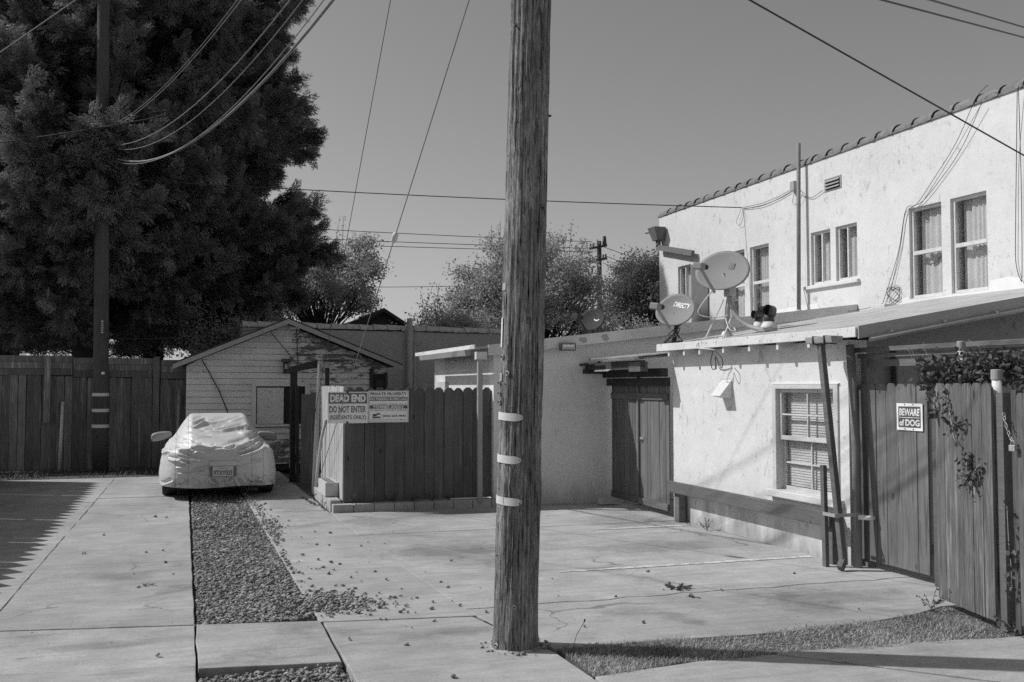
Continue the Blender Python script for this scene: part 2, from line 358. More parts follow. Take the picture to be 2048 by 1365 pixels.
# ------------------------------------------------------------------ walls with openings
def wall_holes(axis, face, thick, a0, a1, z0, ztop, holes, sgn):
    """wall in plane axis=face ('x' or 'y'), outside towards -axis when sgn=-1; a along the other axis; ztop number"""
    mb = MB(); A = sorted({a0, a1, *[h[0] for h in holes], *[h[1] for h in holes]}); Z = sorted({z0, ztop, *[h[2] for h in holes], *[h[3] for h in holes]})
    P = (lambda d, a, z: (d, a, z)) if axis == 'x' else (lambda d, a, z: (a, d, z))
    back = face - sgn*thick
    def inside(a, z): return any(h[0] < a < h[1] and h[2] < z < h[3] for h in holes)
    for i in range(len(A)-1):
        for j in range(len(Z)-1):
            if inside((A[i]+A[i+1])/2, (Z[j]+Z[j+1])/2): continue
            for d in (face, back): mb.add([P(d, A[i], Z[j]), P(d, A[i+1], Z[j]), P(d, A[i+1], Z[j+1]), P(d, A[i], Z[j+1])], [(0, 1, 2, 3)])
    for (p, q, r, s) in list(holes) + [(a0, a1, z0, ztop)]:
        mb.add([P(face, p, r), P(face, q, r), P(face, q, s), P(face, p, s), P(back, p, r), P(back, q, r), P(back, q, s), P(back, p, s)],
               [(0, 1, 5, 4), (1, 2, 6, 5), (2, 3, 7, 6), (3, 0, 4, 7)])
    return mb

def copy_mesh_obj(src, name, parent, loc, rot=None, scl=None):
    """another piece sharing the mesh; loc in world"""
    o = link(bpy.data.objects.new(name, src)); o.parent = parent; o.location = Vector(loc) - origin(parent)
    if rot: o.rotation_euler = rot
    if scl: o.scale = scl
    ORI[o.name] = origin(parent)
    return o
def dog_ear(w, h, t, ear=.03, seg=0):
    """picket mesh standing at z=0, centred on x, thickness in y; two top corners cut or rounded"""
    if seg: top = [(w/2*math.cos(math.pi*k/seg), h - w*.32 + w*.32*math.sin(math.pi*k/seg)) for k in range(seg+1)]
    else: top = [(w/2, h-ear), (w/2-ear, h), (-w/2+ear, h), (-w/2, h-ear)]
    if not seg and ear > .1: top = [(w/2, h-ear), (.012, h), (-.012, h), (-w/2, h-ear)]
    pts = [(-w/2, 0), (w/2, 0)] + top
    mb = MB().prism([(x, -t/2, z) for x, z in pts], (0, t, 0)); me = bpy.data.meshes.new('picket'); me.from_pydata(mb.v, [], mb.f); me.update(); return me
def picket_row(parent, p, q, w, h, mat, t=.02, gap=.006, ear=.03, seg=0, dz=.02, z0=.04, tilt=.006, skip=()):
    p = Vector(p); q = Vector(q); L = (q-p).length; n = max(1, round(L/(w+gap))); d = (q-p)/n; ang = math.atan2(d.y, d.x)
    ms = []
    for k in range(4):
        me = dog_ear(d.length-gap, h, t, ear*(1+.2*rnd.uniform(-1, 1)), seg); me.materials.append(mat); ms.append(me)
    nn = Vector((-d.y, d.x, 0)).normalized()
    for i in range(n):
        if i in skip: continue
        c = p + d*(i+.5) + nn*rnd.uniform(-.004, .004); c.z += z0
        copy_mesh_obj(rnd.choice(ms), 'picket', parent, c, (0, rnd.gauss(0, tilt), ang), (1, 1, 1 + rnd.uniform(-dz, dz)/h))
# ================================================================== THE SETTING
g = MB(); g.add([(-900,-300,-.09),(900,-300,-.09),(900,1500,-.09),(-900,1500,-.09)], [(0,1,2,3)])
g.build('ground', MAT['ground'], None, kind='structure')

def J1(y): return -1.36 + (y-8.6)*.0072
def J2(y):
    ys = [-10, 5.65, 6.2, 6.8, 7.7, 10, 13.7, 22]; xs = [2.345, 2.345, 2.33, 2.2, 2.08, 1.97, 1.9, 1.8]
    return float(np.interp(y, ys, xs))
drive = empty('driveway', (0, 0, 0)); drive['kind'] = 'structure'
def slab(poly, mat='concrete', parent=drive, dz=0.0, depth=.11):
    out = []                                     # slightly chipped edges
    for (xa, ya), (xb, yb) in zip(poly, poly[1:] + poly[:1]):
        L_ = math.hypot(xb-xa, yb-ya); k_ = max(1, min(60, int(L_/.22))); out.append((xa, ya))
        for i in range(1, k_): t_ = i/k_; j_ = rnd.gauss(0, .0022) - (.008 if rnd.random() < .06 else 0); out.append((xa + (xb-xa)*t_ - (yb-ya)/L_*j_, ya + (yb-ya)*t_ + (xb-xa)/L_*j_))
    poly = out
    n = len(poly); c = Vector((sum(p[0] for p in poly)/n, sum(p[1] for p in poly)/n, 0))
    o = MB().prism([(x, y, -depth) for x, y in poly], (0, 0, depth + dz)).build('slab', MAT[mat], parent, bevel=.006); return o
gp = .0045
for x0, x1, y0, y1 in ((-9, .05, -8, 20.4), (.99, 1.85, 7.2, 20.9), (.99, 2.3, -8, 7.25), (2.1, 6.5, 6.75, 13.8), (2.4, 20, -8, 5.2)):
    MB().add([(x0, y0, -.014), (x1, y0, -.014), (x1, y1, -.014), (x0, y1, -.014)], [(0, 1, 2, 3)]).build('joint_sand', MAT['joint'], drive)
L = [-8, 2.9, 6.9, 8.1, 12.3, 16.3, 20.45]
for a, b in zip(L[:-1], L[1:]): slab([(-9, a+gp), (J1(a)-gp, a+gp), (J1(b)-gp, b-gp), (-9, b-gp)], dz=rnd.uniform(-.004, .004))
LJ = [(-8, -8), (2.8, 2.7), (6.82, 6.62), (8.0, 7.74), (10.7, 10.55), (13.5, 13.4), (16.8, 16.75), (20.45, 20.45)]
for (a0, b0), (a1, b1) in zip(LJ[:-1], LJ[1:]):
    xr = lambda y: .075 - .0035*max(0, y-7.7)
    slab([(J1(a0)+gp, a0+gp), (xr(b0), b0+gp), (xr(b1), b1-gp), (J1(a1)+gp, a1-gp)], dz=rnd.uniform(-.004, .004))
slab([(.09, 6.53), (.955, 6.41), (.962, 7.56), (.09, 7.715)], dz=.006)
slab([(.985, -8), (J2(-8)-gp, -8), (2.338, 5.65), (2.325, 6.2), (2.195, 6.8), (2.085, 7.36), (.985, 7.53)])
MY = [(7.55, 7.38), (11.3, 11.2), (14.3, 14.2), (18.0, 18.0), (21.0, 21.0)]
for (a0, b0), (a1, b1) in zip(MY[:-1], MY[1:]):
    xl = lambda y: .965 - (y-7.5)*.009
    slab([(xl(a0), a0+gp), (J2(b0)-gp, b0+gp), (J2(b1)-gp, b1-gp), (xl(a1), a1-gp)], dz=rnd.uniform(-.003, .003))
# parking court: slabs broken along ragged cracks
def ragged(x0, x1, y, amp, n, seed):
    r = random.Random(seed); return [(x0 + (x1-x0)*i/n, y + (r.uniform(-amp, amp) if 0 < i < n else 0)) for i in range(n+1)]
crk_a = ragged(2.10, 6.6, 7.62, .035, 26, 3); crk_b = ragged(2.0, 6.6, 9.61, .012, 18, 5); crk_c = ragged(1.94, 6.6, 11.75, .006, 12, 6)
near = [(2.36, 6.29), (3.05, 6.29), (3.8, 6.23), (4.64, 6.25), (5.34, 6.39), (5.72, 6.55), (8.5, 6.6)]
slab(near + [(8.5, 7.6)] + [(x, y-.004) for x, y in crk_a[::-1]] + [(2.21, 6.8)])
slab([(x, y+.004) for x, y in crk_a] + [(8.5, 7.62), (8.5, 9.6)] + [(x, y-.004) for x, y in crk_b[::-1]], dz=.003)
slab([(x, y+.004) for x, y in crk_b] + [(x, y-.003) for x, y in crk_c[::-1]], dz=-.003)
slab([(x, y+.003) for x, y in crk_c] + [(6.6, 13.97), (J2(13.97)+gp, 13.97)])
slab([(6.62, 9.64), (10.4, 9.64), (10.4, 16), (6.62, 16)], dz=-.01)
alley = empty('alley', (0, 0, 0)); alley['kind'] = 'structure'
slab([(2.36, 5.63), (2.36, -8), (9.2, -8), (9.2, .4), (4.6, 4.75), (3.66, 5.73), (3.14, 5.74)], 'concrete2', alley)
slab([(3.68, 5.735), (4.615, 4.765), (9.22, .42), (24, .42), (24, 5.3), (8, 5.5), (5.34, 5.6), (5.03, 5.66), (3.9, 5.735)], 'concrete2', alley, dz=.004)

def paint_mat():
    t = NT('worn_line_paint'); m = t.step(t.noise(t.pos, 9, 7, .7), .40, .60); g2 = t.noise(t.pos, 60, 3)
    return t.done(t.math('MULTIPLY', t.lin(m, 0, 1, .40, .68), t.lin(g2, .3, .7, .9, 1.1)), .85, g2, .2, .004)
pm = paint_mat()
for y, x0, x1, z in ((8.83, 3.35, 6.1, .0075), (11.3, 4.7, 6.0, .0015)):
    n = 14; mb = MB(); r = random.Random(int(y))
    for i in range(n):
        a = x0 + (x1-x0)*i/n; b = x0 + (x1-x0)*(i+1)/n; w = .045 if i > 2 else .03
        mb.add([(a, y-w+r.uniform(-.004, .004), z), (b, y-w+r.uniform(-.004, .004), z), (b, y+w, z), (a, y+w, z)], [(0, 1, 2, 3)])
    mb.build('parking_line', pm, None, kind='structure')

# ---- gravel, loose stones, litter
ico = []; ph = (1+5**.5)/2
for a in (-1, 1):
    for b in (-ph, ph): ico += [(0, a, b), (a, b, 0), (b, 0, a)]
ico = np.array(ico)/np.linalg.norm(ico[0])
icf = []
for i in range(12):
    for j in range(i+1, 12):
        for k in range(j+1, 12):
            if all(abs(np.linalg.norm(ico[p]-ico[q]) - 1.0515) < .02 for p, q in ((i, j), (j, k), (i, k))):
                n = np.cross(ico[j]-ico[i], ico[k]-ico[i]); icf.append((i, j, k) if n @ ico[i] > 0 else (i, k, j))
icf = np.array(icf)
def stones(P, size, name, mat, kind='stuff'):
    m = len(P); V = np.repeat(ico[None], m, 0)*(1 + rng.uniform(-.5, .4, (m, 12, 1)))
    a = rng.uniform(0, 6.283, m); sx = size*rng.uniform(.8, 1.5, m); sy = size*rng.uniform(.55, .9, m); sz = size*rng.uniform(.4, .75, m)
    V = V*np.stack([sx, sy, sz], 1)[:, None, :]
    t = rng.normal(0, .35, m); c, s = np.cos(t)[:, None], np.sin(t)[:, None]; y = V[..., 1]*c - V[..., 2]*s; z = V[..., 1]*s + V[..., 2]*c
    c, s = np.cos(a)[:, None], np.sin(a)[:, None]; x = V[..., 0]*c - y*s; y = V[..., 0]*s + y*c
    V = np.stack([x, y, z], 2) + P[:, None, :]
    return fast_mesh(name, V.reshape(-1, 3), (icf[None] + (np.arange(m)*12)[:, None, None]).reshape(-1, 3), mat, None, False, kind)
MB().add([(.05, 2, -.055), (.97, 2, -.055), (.97, 21, -.055), (.05, 21, -.055)], [(0, 1, 2, 3)]).build('gravel_bed', MAT['soil'], None, kind='structure')
P = []
def scat(n, x0, x1, y0, y1, zf): 
    x = rng.uniform(x0, x1, n); y = rng.uniform(y0, y1, n); P.append(np.stack([x, y, zf(x, y)], 1))
hz = lambda x, y: -.03 + .05*(fbm(np.stack([x*1.4, y*1.1, 0*x], -1), 3)-.45) + rng.uniform(-.012, .012, len(x))
scat(13500, .09, .95, 7.72, 12, hz); scat(7600, .07, .93, 12, 17, hz); scat(900, .05, .90, 17, 20.8, hz)
scat(5600, .10, .95, 4.6, 6.45, hz)
a = np.concatenate(P); a[:, 0] = np.clip(a[:, 0], .10 if True else 0, .955); a = a[~((a[:, 1] > 6.36) & (a[:, 1] < 7.75) & (a[:, 1] > 6.4))]
sz = .0112*np.clip(rng.lognormal(0, .42, len(a)), .45, 2.8); ob = stones(a, sz, 'gravel', MAT['gravel']); ob['label'] = 'grey crushed gravel filling the strip between concrete slabs'
# spilled over the corner of the middle slab, thinning out to single stones
q = [np.stack([.95 + np.abs(rng.normal(0, .06, 130)), rng.uniform(7.9, 16, 130), np.full(130, .012)], 1), np.stack([2.12 + .21*np.cos(np.linspace(0, 6.2, 26)) + rng.normal(0, .03, 26), 6.42 + .21*np.sin(np.linspace(0, 6.2, 26)) + rng.normal(0, .03, 26), np.full(26, .008)], 1)]
for cx, cy, sx, sy, n in ((1.08, 8.15, .16, .22, 420), (1.32, 8.05, .16, .16, 150), (1.0, 12.6, .09, .5, 160), (.93, 15.5, .1, .6, 120), (1.6, 7.95, .25, .28, 26), (1.45, 9.5, .4, 1.2, 34), (3.3, 9.5, 1.5, 1.8, 18), (-.2, 9, .3, 3, 16), (1.45, 6.9, .4, .5, 8), (3.3, 7.0, 1.2, .5, 8)):
    q.append(np.stack([rng.normal(cx, sx, n), rng.normal(cy, sy, n), np.full(n, .012)], 1))
q = np.concatenate(q); q = q[(q[:, 0] < 6) & (q[:, 1] < 13.7) | (q[:, 0] < 1.8)]; pile = np.exp(-((q[:, 0]-1.08)/.2)**2 - ((q[:, 1]-8.15)/.25)**2); q[:, 2] += pile*rng.uniform(0, .035, len(q))
q = q[~((q[:, 0] > -.1) & (q[:, 0] < .95) & (q[:, 1] < 7.6))]
ob = stones(q, .016*rng.uniform(.5, 1.5, len(q)), 'loose_stones', MAT['gravel']); ob['label'] = 'loose stones spilled from the gravel strip onto the concrete'
# dry leaf and seed litter
m = 380; x = rng.uniform(-1.3, 6.0, m); y = rng.uniform(5.7, 13.8, m); keep = ((x < 0) | (x > .98)); keep &= ~((x > 2.3) & (y < 6.35))
n_ = 420; x = np.concatenate([x[keep], rng.normal(1.35, .3, n_)]); y = np.concatenate([y[keep], rng.normal(15.3, 1.3, n_)])
m = len(x); P3 = np.stack([x, y, np.full(m, .011)], 1)
T = np.array([(-1, 0, 0), (0, -.45, .25), (1, 0, .1), (0, .45, .2)]); TF = np.array([(0, 1, 2, 3)])
an = rng.uniform(0, 6.28, m); s = (rng.uniform(.006, .016, m))[:, None]; A = np.stack([np.cos(an), np.sin(an), 0*an], 1)*s; B = np.stack([-np.sin(an), np.cos(an), 0*an], 1)*s; Cc = np.tile([0, 0, 1.], (m, 1))*s
V, F = stamp(T, TF, P3, A, B, Cc); ob = fast_mesh('leaf_litter', V, F, MAT['twig'], None, False, 'stuff'); ob['label'] = 'tiny dry leaf litter scattered over the concrete'

# ---- grass verge
def blades(P, h, lean, w, name, mat, label, parent=None):
    m = len(P); an = rng.uniform(0, 6.28, m); d = np.stack([np.cos(an), np.sin(an), 0*an], 1); s = np.stack([-d[:, 1], d[:, 0], 0*an], 1)
    up = np.tile([0, 0, 1.], (m, 1)); ln = (lean*rng.uniform(.2, 1.4, m))[:, None]; h = (h*rng.uniform(.5, 1.3, m))[:, None]; w = np.asarray(w*rng.uniform(.7, 1.3, m))[:, None]
    p0 = P - s*w; p1 = P + s*w; mid = P + d*ln*h*.35 + up*h*.6; p2 = mid + s*w*.7; p3 = mid - s*w*.7; tip = P + d*ln*h + up*h*.95
    V = np.stack([p0, p1, p2, p3, tip], 1).reshape(-1, 3); b = (np.arange(m)*5)[:, None]
    F = np.concatenate([b + np.array([[0, 1, 2]]), b + np.array([[0, 2, 3]]), b + np.array([[3, 2, 4]])])
    ob = fast_mesh(name, V, F, mat, parent, False, 'stuff'); 
    if label: ob['label'] = label
    return ob
vx = [2.36, 3.05, 3.8, 4.64, 5.34, 5.72, 6.6]; top = [6.27, 6.28, 6.22, 6.24, 6.38, 6.54, 6.6]; bot = [5.66, 5.77, 5.75, 5.69, 5.62, 5.58, 5.52]
MB().prism([(x, y, -.06) for x, y in zip(vx, bot)] + [(x, y, -.06) for x, y in zip(vx[::-1], top[::-1])], (0, 0, .05)).build('verge_soil', MAT['soil'], None, kind='structure')
m = 30000; x = rng.uniform(2.36, 6.5, m); lo = np.interp(x, vx, bot); hi = np.interp(x, vx, top); y = lo + (hi-lo)*(.5 + (rng.uniform(-.5, .5, m))*(1.02 + .35*fbm(np.stack([x*6, 0*x, 0*x], -1), 2)))
dn = fbm(np.stack([x*3.2, y*3.2, 0*x], -1), 3); k = rng.uniform(.38, .60, m) < dn; x, y = x[k], y[k]
hh = .018 + .02*rng.random(len(x))**4 + .03*np.clip((x-5.1)/.5, 0, 1) + .012*fbm(np.stack([x*2, y*2, 0*x+5], -1), 2)
blades(np.stack([x, y, np.full(len(x), -.012)], 1), hh, 1.1, .0028, 'grass', MAT['grass'], 'dry clumpy grass verge between court and alley slab')
# dry thatch under the blades
m = 9000; x = rng.uniform(2.38, 6.4, m); lo = np.interp(x, vx, bot); hi = np.interp(x, vx, top); y = lo + (hi-lo)*rng.uniform(0, 1, m)
blades(np.stack([x, y, np.full(m, -.01)], 1), np.full(m, .012), 3.5, .002, 'dry_thatch', MAT['twig'], 'flattened dry thatch under the verge grass')

# ================================================================== TWO-STOREY BUILDING on the right
HX = 10.5; HZ = 5.70; HY0, HY1 = 2.0, 21.05
bld = empty('apartment_building', (HX, 12, 0), 'white stucco two-storey building with tile-capped roofline and sash windows', 'building')
wins = [(11.86, 12.55, 3.08, 4.46, 'sash'), (10.99, 11.68, 3.08, 4.46, 'sash'), (14.52, 15.08, 3.53, 4.46, 'slide'), (13.80, 14.37, 3.53, 4.46, 'slide'),
        (16.43, 17.10, 3.05, 4.47, 'sash'), (17.30, 17.95, 3.05, 4.47, 'sash'), (19.52, 20.12, 3.3, 4.43, 'slide')]
wall_holes('x', HX, .3, HY0, HY1, 0, HZ, [w[:4] for w in wins], -1).build('wall', MAT['stucco'], bld)
mb = MB(); mb.box((HX+.3, HY0, 0), (HX+8, HY0+.2, HZ)).box((HX+.3, HY1-.2, 0), (HX+8, HY1, HZ)).box((HX+8, HY0, 0), (HX+8.2, HY1, HZ)); mb.build('rear_wall', MAT['stucco'], bld)
MB().box((HX+.32, HY0+.21, 5.45), (HX+7.98, HY1-.21, 5.6)).build('roof', MAT['roof_dark'], bld)
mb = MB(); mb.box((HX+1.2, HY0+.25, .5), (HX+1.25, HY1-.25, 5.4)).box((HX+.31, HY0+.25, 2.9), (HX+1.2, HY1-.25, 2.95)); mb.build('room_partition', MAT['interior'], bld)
MB().box((HX-.02, HY0, HZ+.002), (HX+.28, HY1+.03, HZ+.03)).build('parapet_cap', MAT['tile'], bld)
# cap tiles: tapered half barrels overlapping along the parapet
def barrel(r0, r1, L, n=9, th=.014):
    vs = []; 
    for y, r in ((0, r0), (L, r1)):
        for rr in (r, r-th):
            vs += [(rr*math.cos(math.pi*k/(n-1)), y, rr*math.sin(math.pi*k/(n-1))) for k in range(n)]
    fs = []
    for k in range(n-1):
        fs += [(k, k+1, 2*n+k+1, 2*n+k), (n+k+1, n+k, 3*n+k, 3*n+k+1), (k+1, k, n+k, n+k+1), (2*n+k, 2*n+k+1, 3*n+k+1, 3*n+k)]
    fs += [(0, 2*n, 3*n, n), (n-1, 2*n-1, 4*n-1, 3*n-1)]
    me = bpy.data.meshes.new('tile'); me.from_pydata(vs, [], fs); me.update(); me.materials.append(MAT['tile']); return me
bt = barrel(.165, .12, .50)
y = HY1 + .03
while y > HY0 + .3:
    copy_mesh_obj(bt, 'tile', bld, (HX+.13, y-.47, HZ+.0 + rnd.uniform(0, .012)), (rnd.uniform(.02, .05), 0, rnd.uniform(-.03, .03))); y -= .43

def sash(parent, y0, y1, z0, z1, x, kind, frame, curtain):
    """window in an x-facing opening; the frame sits 0.10 behind the wall face"""
    fx = x + .045; w = .045
    wn_ = MB().box((fx, y0, z0), (fx+.06, y0+w, z1)).box((fx, y1-w, z0), (fx+.06, y1, z1)).box((fx, y0+w, z0), (fx+.06, y1-w, z0+w)).box((fx, y0+w, z1-w), (fx+.06, y1-w, z1)).build('window', frame, parent, bevel=.004)
    if kind == 'sash':
        zm = (z0+z1)/2; MB().box((fx-.012, y0+w, zm-.028), (fx+.05, y1-w, zm+.028)).build('meeting_rail', frame, wn_)
        parts = [(y0+w, y1-w, z0+w, zm-.028, .03), (y0+w, y1-w, zm+.028, z1-w, .02)]
    else:
        ym = (y0+y1)/2; MB().box((fx-.012, ym-.016, z0+w), (fx+.05, ym+.016, z1-w)).build('mullion', frame, wn_)
        parts = [(y0+w, ym-.016, z0+w, z1-w, .03), (ym+.016, y1-w, z0+w, z1-w, .02)]
    for a, b, c, d, off in parts: MB().box((fx+off, a+.002, c+.002), (fx+off+.005, b-.002, d-.002)).build('pane', MAT['glass'], wn_)
    if curtain:
        n = 60; ys = np.linspace(y0+.05, y1-.05, n); zz = np.array([z0+.05, z1-.05]); amp = .012
        for a, b, sw in curtain:
            ys = np.linspace(y0+.05+(y1-y0-.1)*a, y0+.05+(y1-y0-.1)*b, n); xx = x + (.15 if sw else .19) + amp*np.sin(ys*62 + 3*np.sin(ys*9)) 
            top = np.full(n, z1-.03); lowz = np.full(n, z0+.03) if not sw else z0 + (z1-z0)*(sw + .05*np.sin(ys*9+1))
            mb = MB(); mb.add([(xx[i], ys[i], lowz[i]) for i in range(n)] + [(xx[i], ys[i], top[i]) for i in range(n)], [(i, i+1, n+i+1, n+i) for i in range(n-1)])
            mb.build('curtain', MAT['curtain'], wn_, smooth=True)
    return wn_
for i, (a, b, c, d, k) in enumerate(wins):
    cur = {0: [(0, 1, 0), (.0, .6, .42)], 1: [(0, 1, 0), (.0, .65, .42)], 2: [(0, 1, 0)], 3: [(0, 1, 0)], 4: [(0, 1, 0)], 5: [(0, 1, 0)], 6: [(0, 1, 0)]}.get(i)
    sash(bld, a, b, c, d, HX, k, MAT['trim'], cur)
MB().box((HX-.06, 13.74, 3.455), (HX+.08, 15.26, 3.515)).build('window_sill', MAT['stucco'], bld, bevel=.008)
# louvred attic vent
v = MB().box((HX-.012, 14.19, 5.11), (HX+.02, 14.65, 5.13)).box((HX-.012, 14.19, 5.31), (HX+.02, 14.65, 5.33)).box((HX-.012, 14.19, 5.13), (HX+.02, 14.22, 5.31)).box((HX-.012, 14.62, 5.13), (HX+.02, 14.65, 5.31)).build('wall_vent', MAT['paint_grey'], bld)
MB().box((HX-.003, 14.221, 5.131), (HX-.001, 14.619, 5.309)).build('vent_backing', MAT['metal_dark'], v)
for k in range(3): MB().prism([(HX-.04, 14.225, 5.145+k*.057), (HX-.005, 14.225, 5.185+k*.057), (HX-.005, 14.225, 5.192+k*.057), (HX-.044, 14.225, 5.151+k*.057)], (0, .39, 0)).build('slat', MAT['paint_grey'], v)
# thin flat grey panel beside a narrow window, rain head and offset downspout at the far corner
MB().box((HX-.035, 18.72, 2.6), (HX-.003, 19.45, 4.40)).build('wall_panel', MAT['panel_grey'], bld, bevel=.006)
mb = MB(); mb.add([(10.28, 20.72, 5.12), (10.46, 20.72, 5.12), (10.46, 20.96, 5.12), (10.28, 20.96, 5.12), (10.18, 20.64, 5.42), (10.47, 20.64, 5.42), (10.47, 21.02, 5.42), (10.18, 21.02, 5.42)], [(0,3,2,1),(4,5,6,7),(0,1,5,4),(1,2,6,5),(2,3,7,6),(3,0,4,7)]); mb.build('rain_head', MAT['panel_grey'], bld)
MB().tube([(10.32, 20.9, 5.36), (10.3, 21.35, 5.38)], .035).build('scupper_pipe', MAT['paint_grey'], bld)
MB().beam((10.38, 20.86, 5.12), (10.38, 20.86, 4.98), .10, .08, (1,0,0)).beam((10.38, 20.9, 4.97), (10.38, 19.2, 4.62), .08, .12).build('downspout', MAT['panel_grey'], bld)
# vent stack, junction box, cables on the wall
MB().tube([(HX-.16, 15.24, 2.98), (HX-.14, 15.24, 4.6), (HX-.12, 15.24, 6.1)], .036, 12).build('vent_stack', MAT['pipe_dark'], bld, smooth=True)
MB().tube([(HX-.16, 15.24, 2.93), (HX-.16, 15.24, 3.02), (HX-.158, 15.24, 3.1)], [.14, .08, .05], 12).build('stack_flashing', MAT['roof'], bld, smooth=True)
MB().box((HX-.09, 15.45, 5.29), (HX-.004, 15.58, 5.47)).build('junction_box', MAT['paint_grey'], bld, bevel=.01)
def cable(pts, r=.007, name='cable', mat=None, parent=None, n=5, sub=8):
    """smooth curve through pts"""
    pts = [Vector(p) for p in pts]; out = []
    for i in range(len(pts)-1):
        p0 = pts[max(i-1, 0)]; p1 = pts[i]; p2 = pts[i+1]; p3 = pts[min(i+2, len(pts)-1)]
        for k in range(sub):
            t = k/sub; out.append(.5*((2*p1) + (p2-p0)*t + (2*p0-5*p1+4*p2-p3)*t*t + (3*p1-p0-3*p2+p3)*t**3))
    out.append(pts[-1]); return MB().tube(out, r, n).build(name, mat or MAT['wire'], parent, smooth=True)
WX = HX - .03
cable([(WX, 17.31, 5.28), (WX, 16.64, 5.21), (WX, 16.0, 5.25), (WX, 15.5, 5.33)], .005, parent=bld)
cable([(WX, 17.31, 5.30), (WX, 16.64, 5.26), (WX, 16.0, 5.29), (WX, 15.52, 5.36)], .005, parent=bld)
cable([(WX, 17.35, 5.28), (WX-.02, 17.5, 5.05), (WX-.02, 17.38, 4.95), (WX-.02, 17.25, 5.1), (WX, 17.3, 5.27)], .004, parent=bld)
cable([(WX, 15.5, 5.3), (WX-.02, 15.55, 5.1), (WX-.02, 15.42, 5.04), (WX-.02, 15.24, 5.2), (WX, 15.42, 5.32)], .004, parent=bld)
cable([(WX, 15.3, 5.18), (WX, 15.0, 5.08), (WX, 14.67, 5.15)], .005, parent=bld)
cable([(WX-.1, 10.78, 5.86), (WX-.05, 10.9, 5.86), (WX-.04, 11.09, 5.74), (WX, 11.49, 5.26), (WX, 11.98, 4.8), (WX, 12.34, 4.50), (WX, 12.58, 4.45), (WX, 12.77, 3.81), (WX, 13.15, 3.05)], .0045, parent=bld)
cable([(WX-.05, 10.95, 5.67), (WX, 11.45, 5.09), (WX, 12.14, 4.56), (WX, 12.42, 4.48), (WX, 12.6, 4.38), (WX, 12.72, 3.9), (WX, 12.95, 3.25)], .0045, parent=bld)
cable([(WX-.05, 10.33, 5.70), (WX, 10.42, 4.8), (WX, 10.46, 3.9), (WX, 10.47, 3.4), (WX, 10.4, 3.16), (WX, 10.37, 3.26), (WX, 10.35, 4.38), (WX-.05, 10.31, 5.72)], .005, parent=bld)
cable([(WX, 12.9 + .15*math.cos(t*.7+math.sin(t*.21)), 3.17 + .12*math.sin(t*.7) + .02*math.sin(t*.33)) for t in np.arange(0, 34, .8)], .004, parent=bld, sub=2)
cable([(WX, 13.15, 3.05), (WX-.1, 13.5, 2.99), (WX-.2, 14.1, 2.97), (WX-.25, 14.8, 2.99), (WX-.1, 15.3, 3.05)], .0045, parent=bld)
cable([(WX, 15.28, 3.5), (WX-.02, 15.15, 3.2), (WX-.1, 14.95, 2.98)], .004, parent=bld)
MB().box((HX-.42, 12.62, 2.93), (HX-.2, 12.95, 3.0)).build('cable_box', MAT['trim'], bld, bevel=.01)
# patched white waterproof coating where the lean-to roof meets the wall
mb = MB(); r2 = random.Random(4); top = [(16.36, 3.17), (15.9, 3.18), (15.3, 3.2), (14.92, 3.2), (14.82, 3.06)]
for (a, z0), (b, z1) in zip(top[:-1], top[1:]): mb.add([(HX-.006, a, 2.8), (HX-.006, b, 2.8), (HX-.006, b, z1), (HX-.006, a, z0)], [(0, 1, 2, 3)])
mb.build('waterproof_coating', MAT['white'], bld); mb = MB(); top = [(13.0, 3.02), (12.7, 3.1), (12.57, 3.12), (12.55, 3.06), (11.9, 3.06), (10.98, 3.07), (10.95, 3.2), (10.6, 3.22), (10.3, 3.16), (9.5, 3.17)]
for (a, z0), (b, z1) in zip(top[:-1], top[1:]): mb.add([(HX-.006, a, 2.8), (HX-.006, b, 2.8), (HX-.006, b, z1), (HX-.006, a, z0)], [(0, 1, 2, 3)])
mb.build('waterproof_coating', MAT['white'], bld)

# ================================================================== LEAN-TO ANNEX (white wall with the old window)
AX = 6.15; AY0, AY1 = 8.25, 11.95
RS = .165
def rz(x): return 2.285 + RS*(x-5.93)
ann = empty('annex', (AX, 10, 0), 'low white stucco lean-to annex with exposed rafter tails and old multi-pane window', 'annex')
WY0, WY1, WZ0, WZ1 = 8.47, 9.50, .62, 1.72
wall_holes('x', AX, .22, AY0, AY1, 0, 2.2, [(WY0, WY1, WZ0, WZ1)], -1).build('wall', MAT['stucco_low'], ann)
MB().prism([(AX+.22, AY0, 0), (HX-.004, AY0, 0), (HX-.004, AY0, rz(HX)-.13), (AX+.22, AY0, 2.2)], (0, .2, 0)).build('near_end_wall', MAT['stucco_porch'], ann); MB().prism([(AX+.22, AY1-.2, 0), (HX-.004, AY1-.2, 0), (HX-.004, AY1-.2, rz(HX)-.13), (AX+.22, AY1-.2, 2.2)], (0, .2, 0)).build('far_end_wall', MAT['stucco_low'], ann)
ex, ey0, ey1 = 5.965, 7.86, 12.02
mb = MB(); mb.prism([(ex, ey0, rz(ex)-.05), (HX-.004, ey0, rz(HX)-.05), (HX-.004, ey0, rz(HX)), (ex, ey0, rz(ex))], (0, ey1-ey0, 0)); mb.build('roof', MAT['roof'], ann, bevel=.012)
MB().prism([(ex-.022, ey0-.002, rz(ex)-.085), (ex-.002, ey0-.002, rz(ex)-.085), (ex-.002, ey0-.002, rz(ex)+.01), (ex-.022, ey0-.002, rz(ex)+.01)], (0, ey1-ey0+.004, 0)).build('fascia', MAT['fascia_w'], ann, bevel=.006)
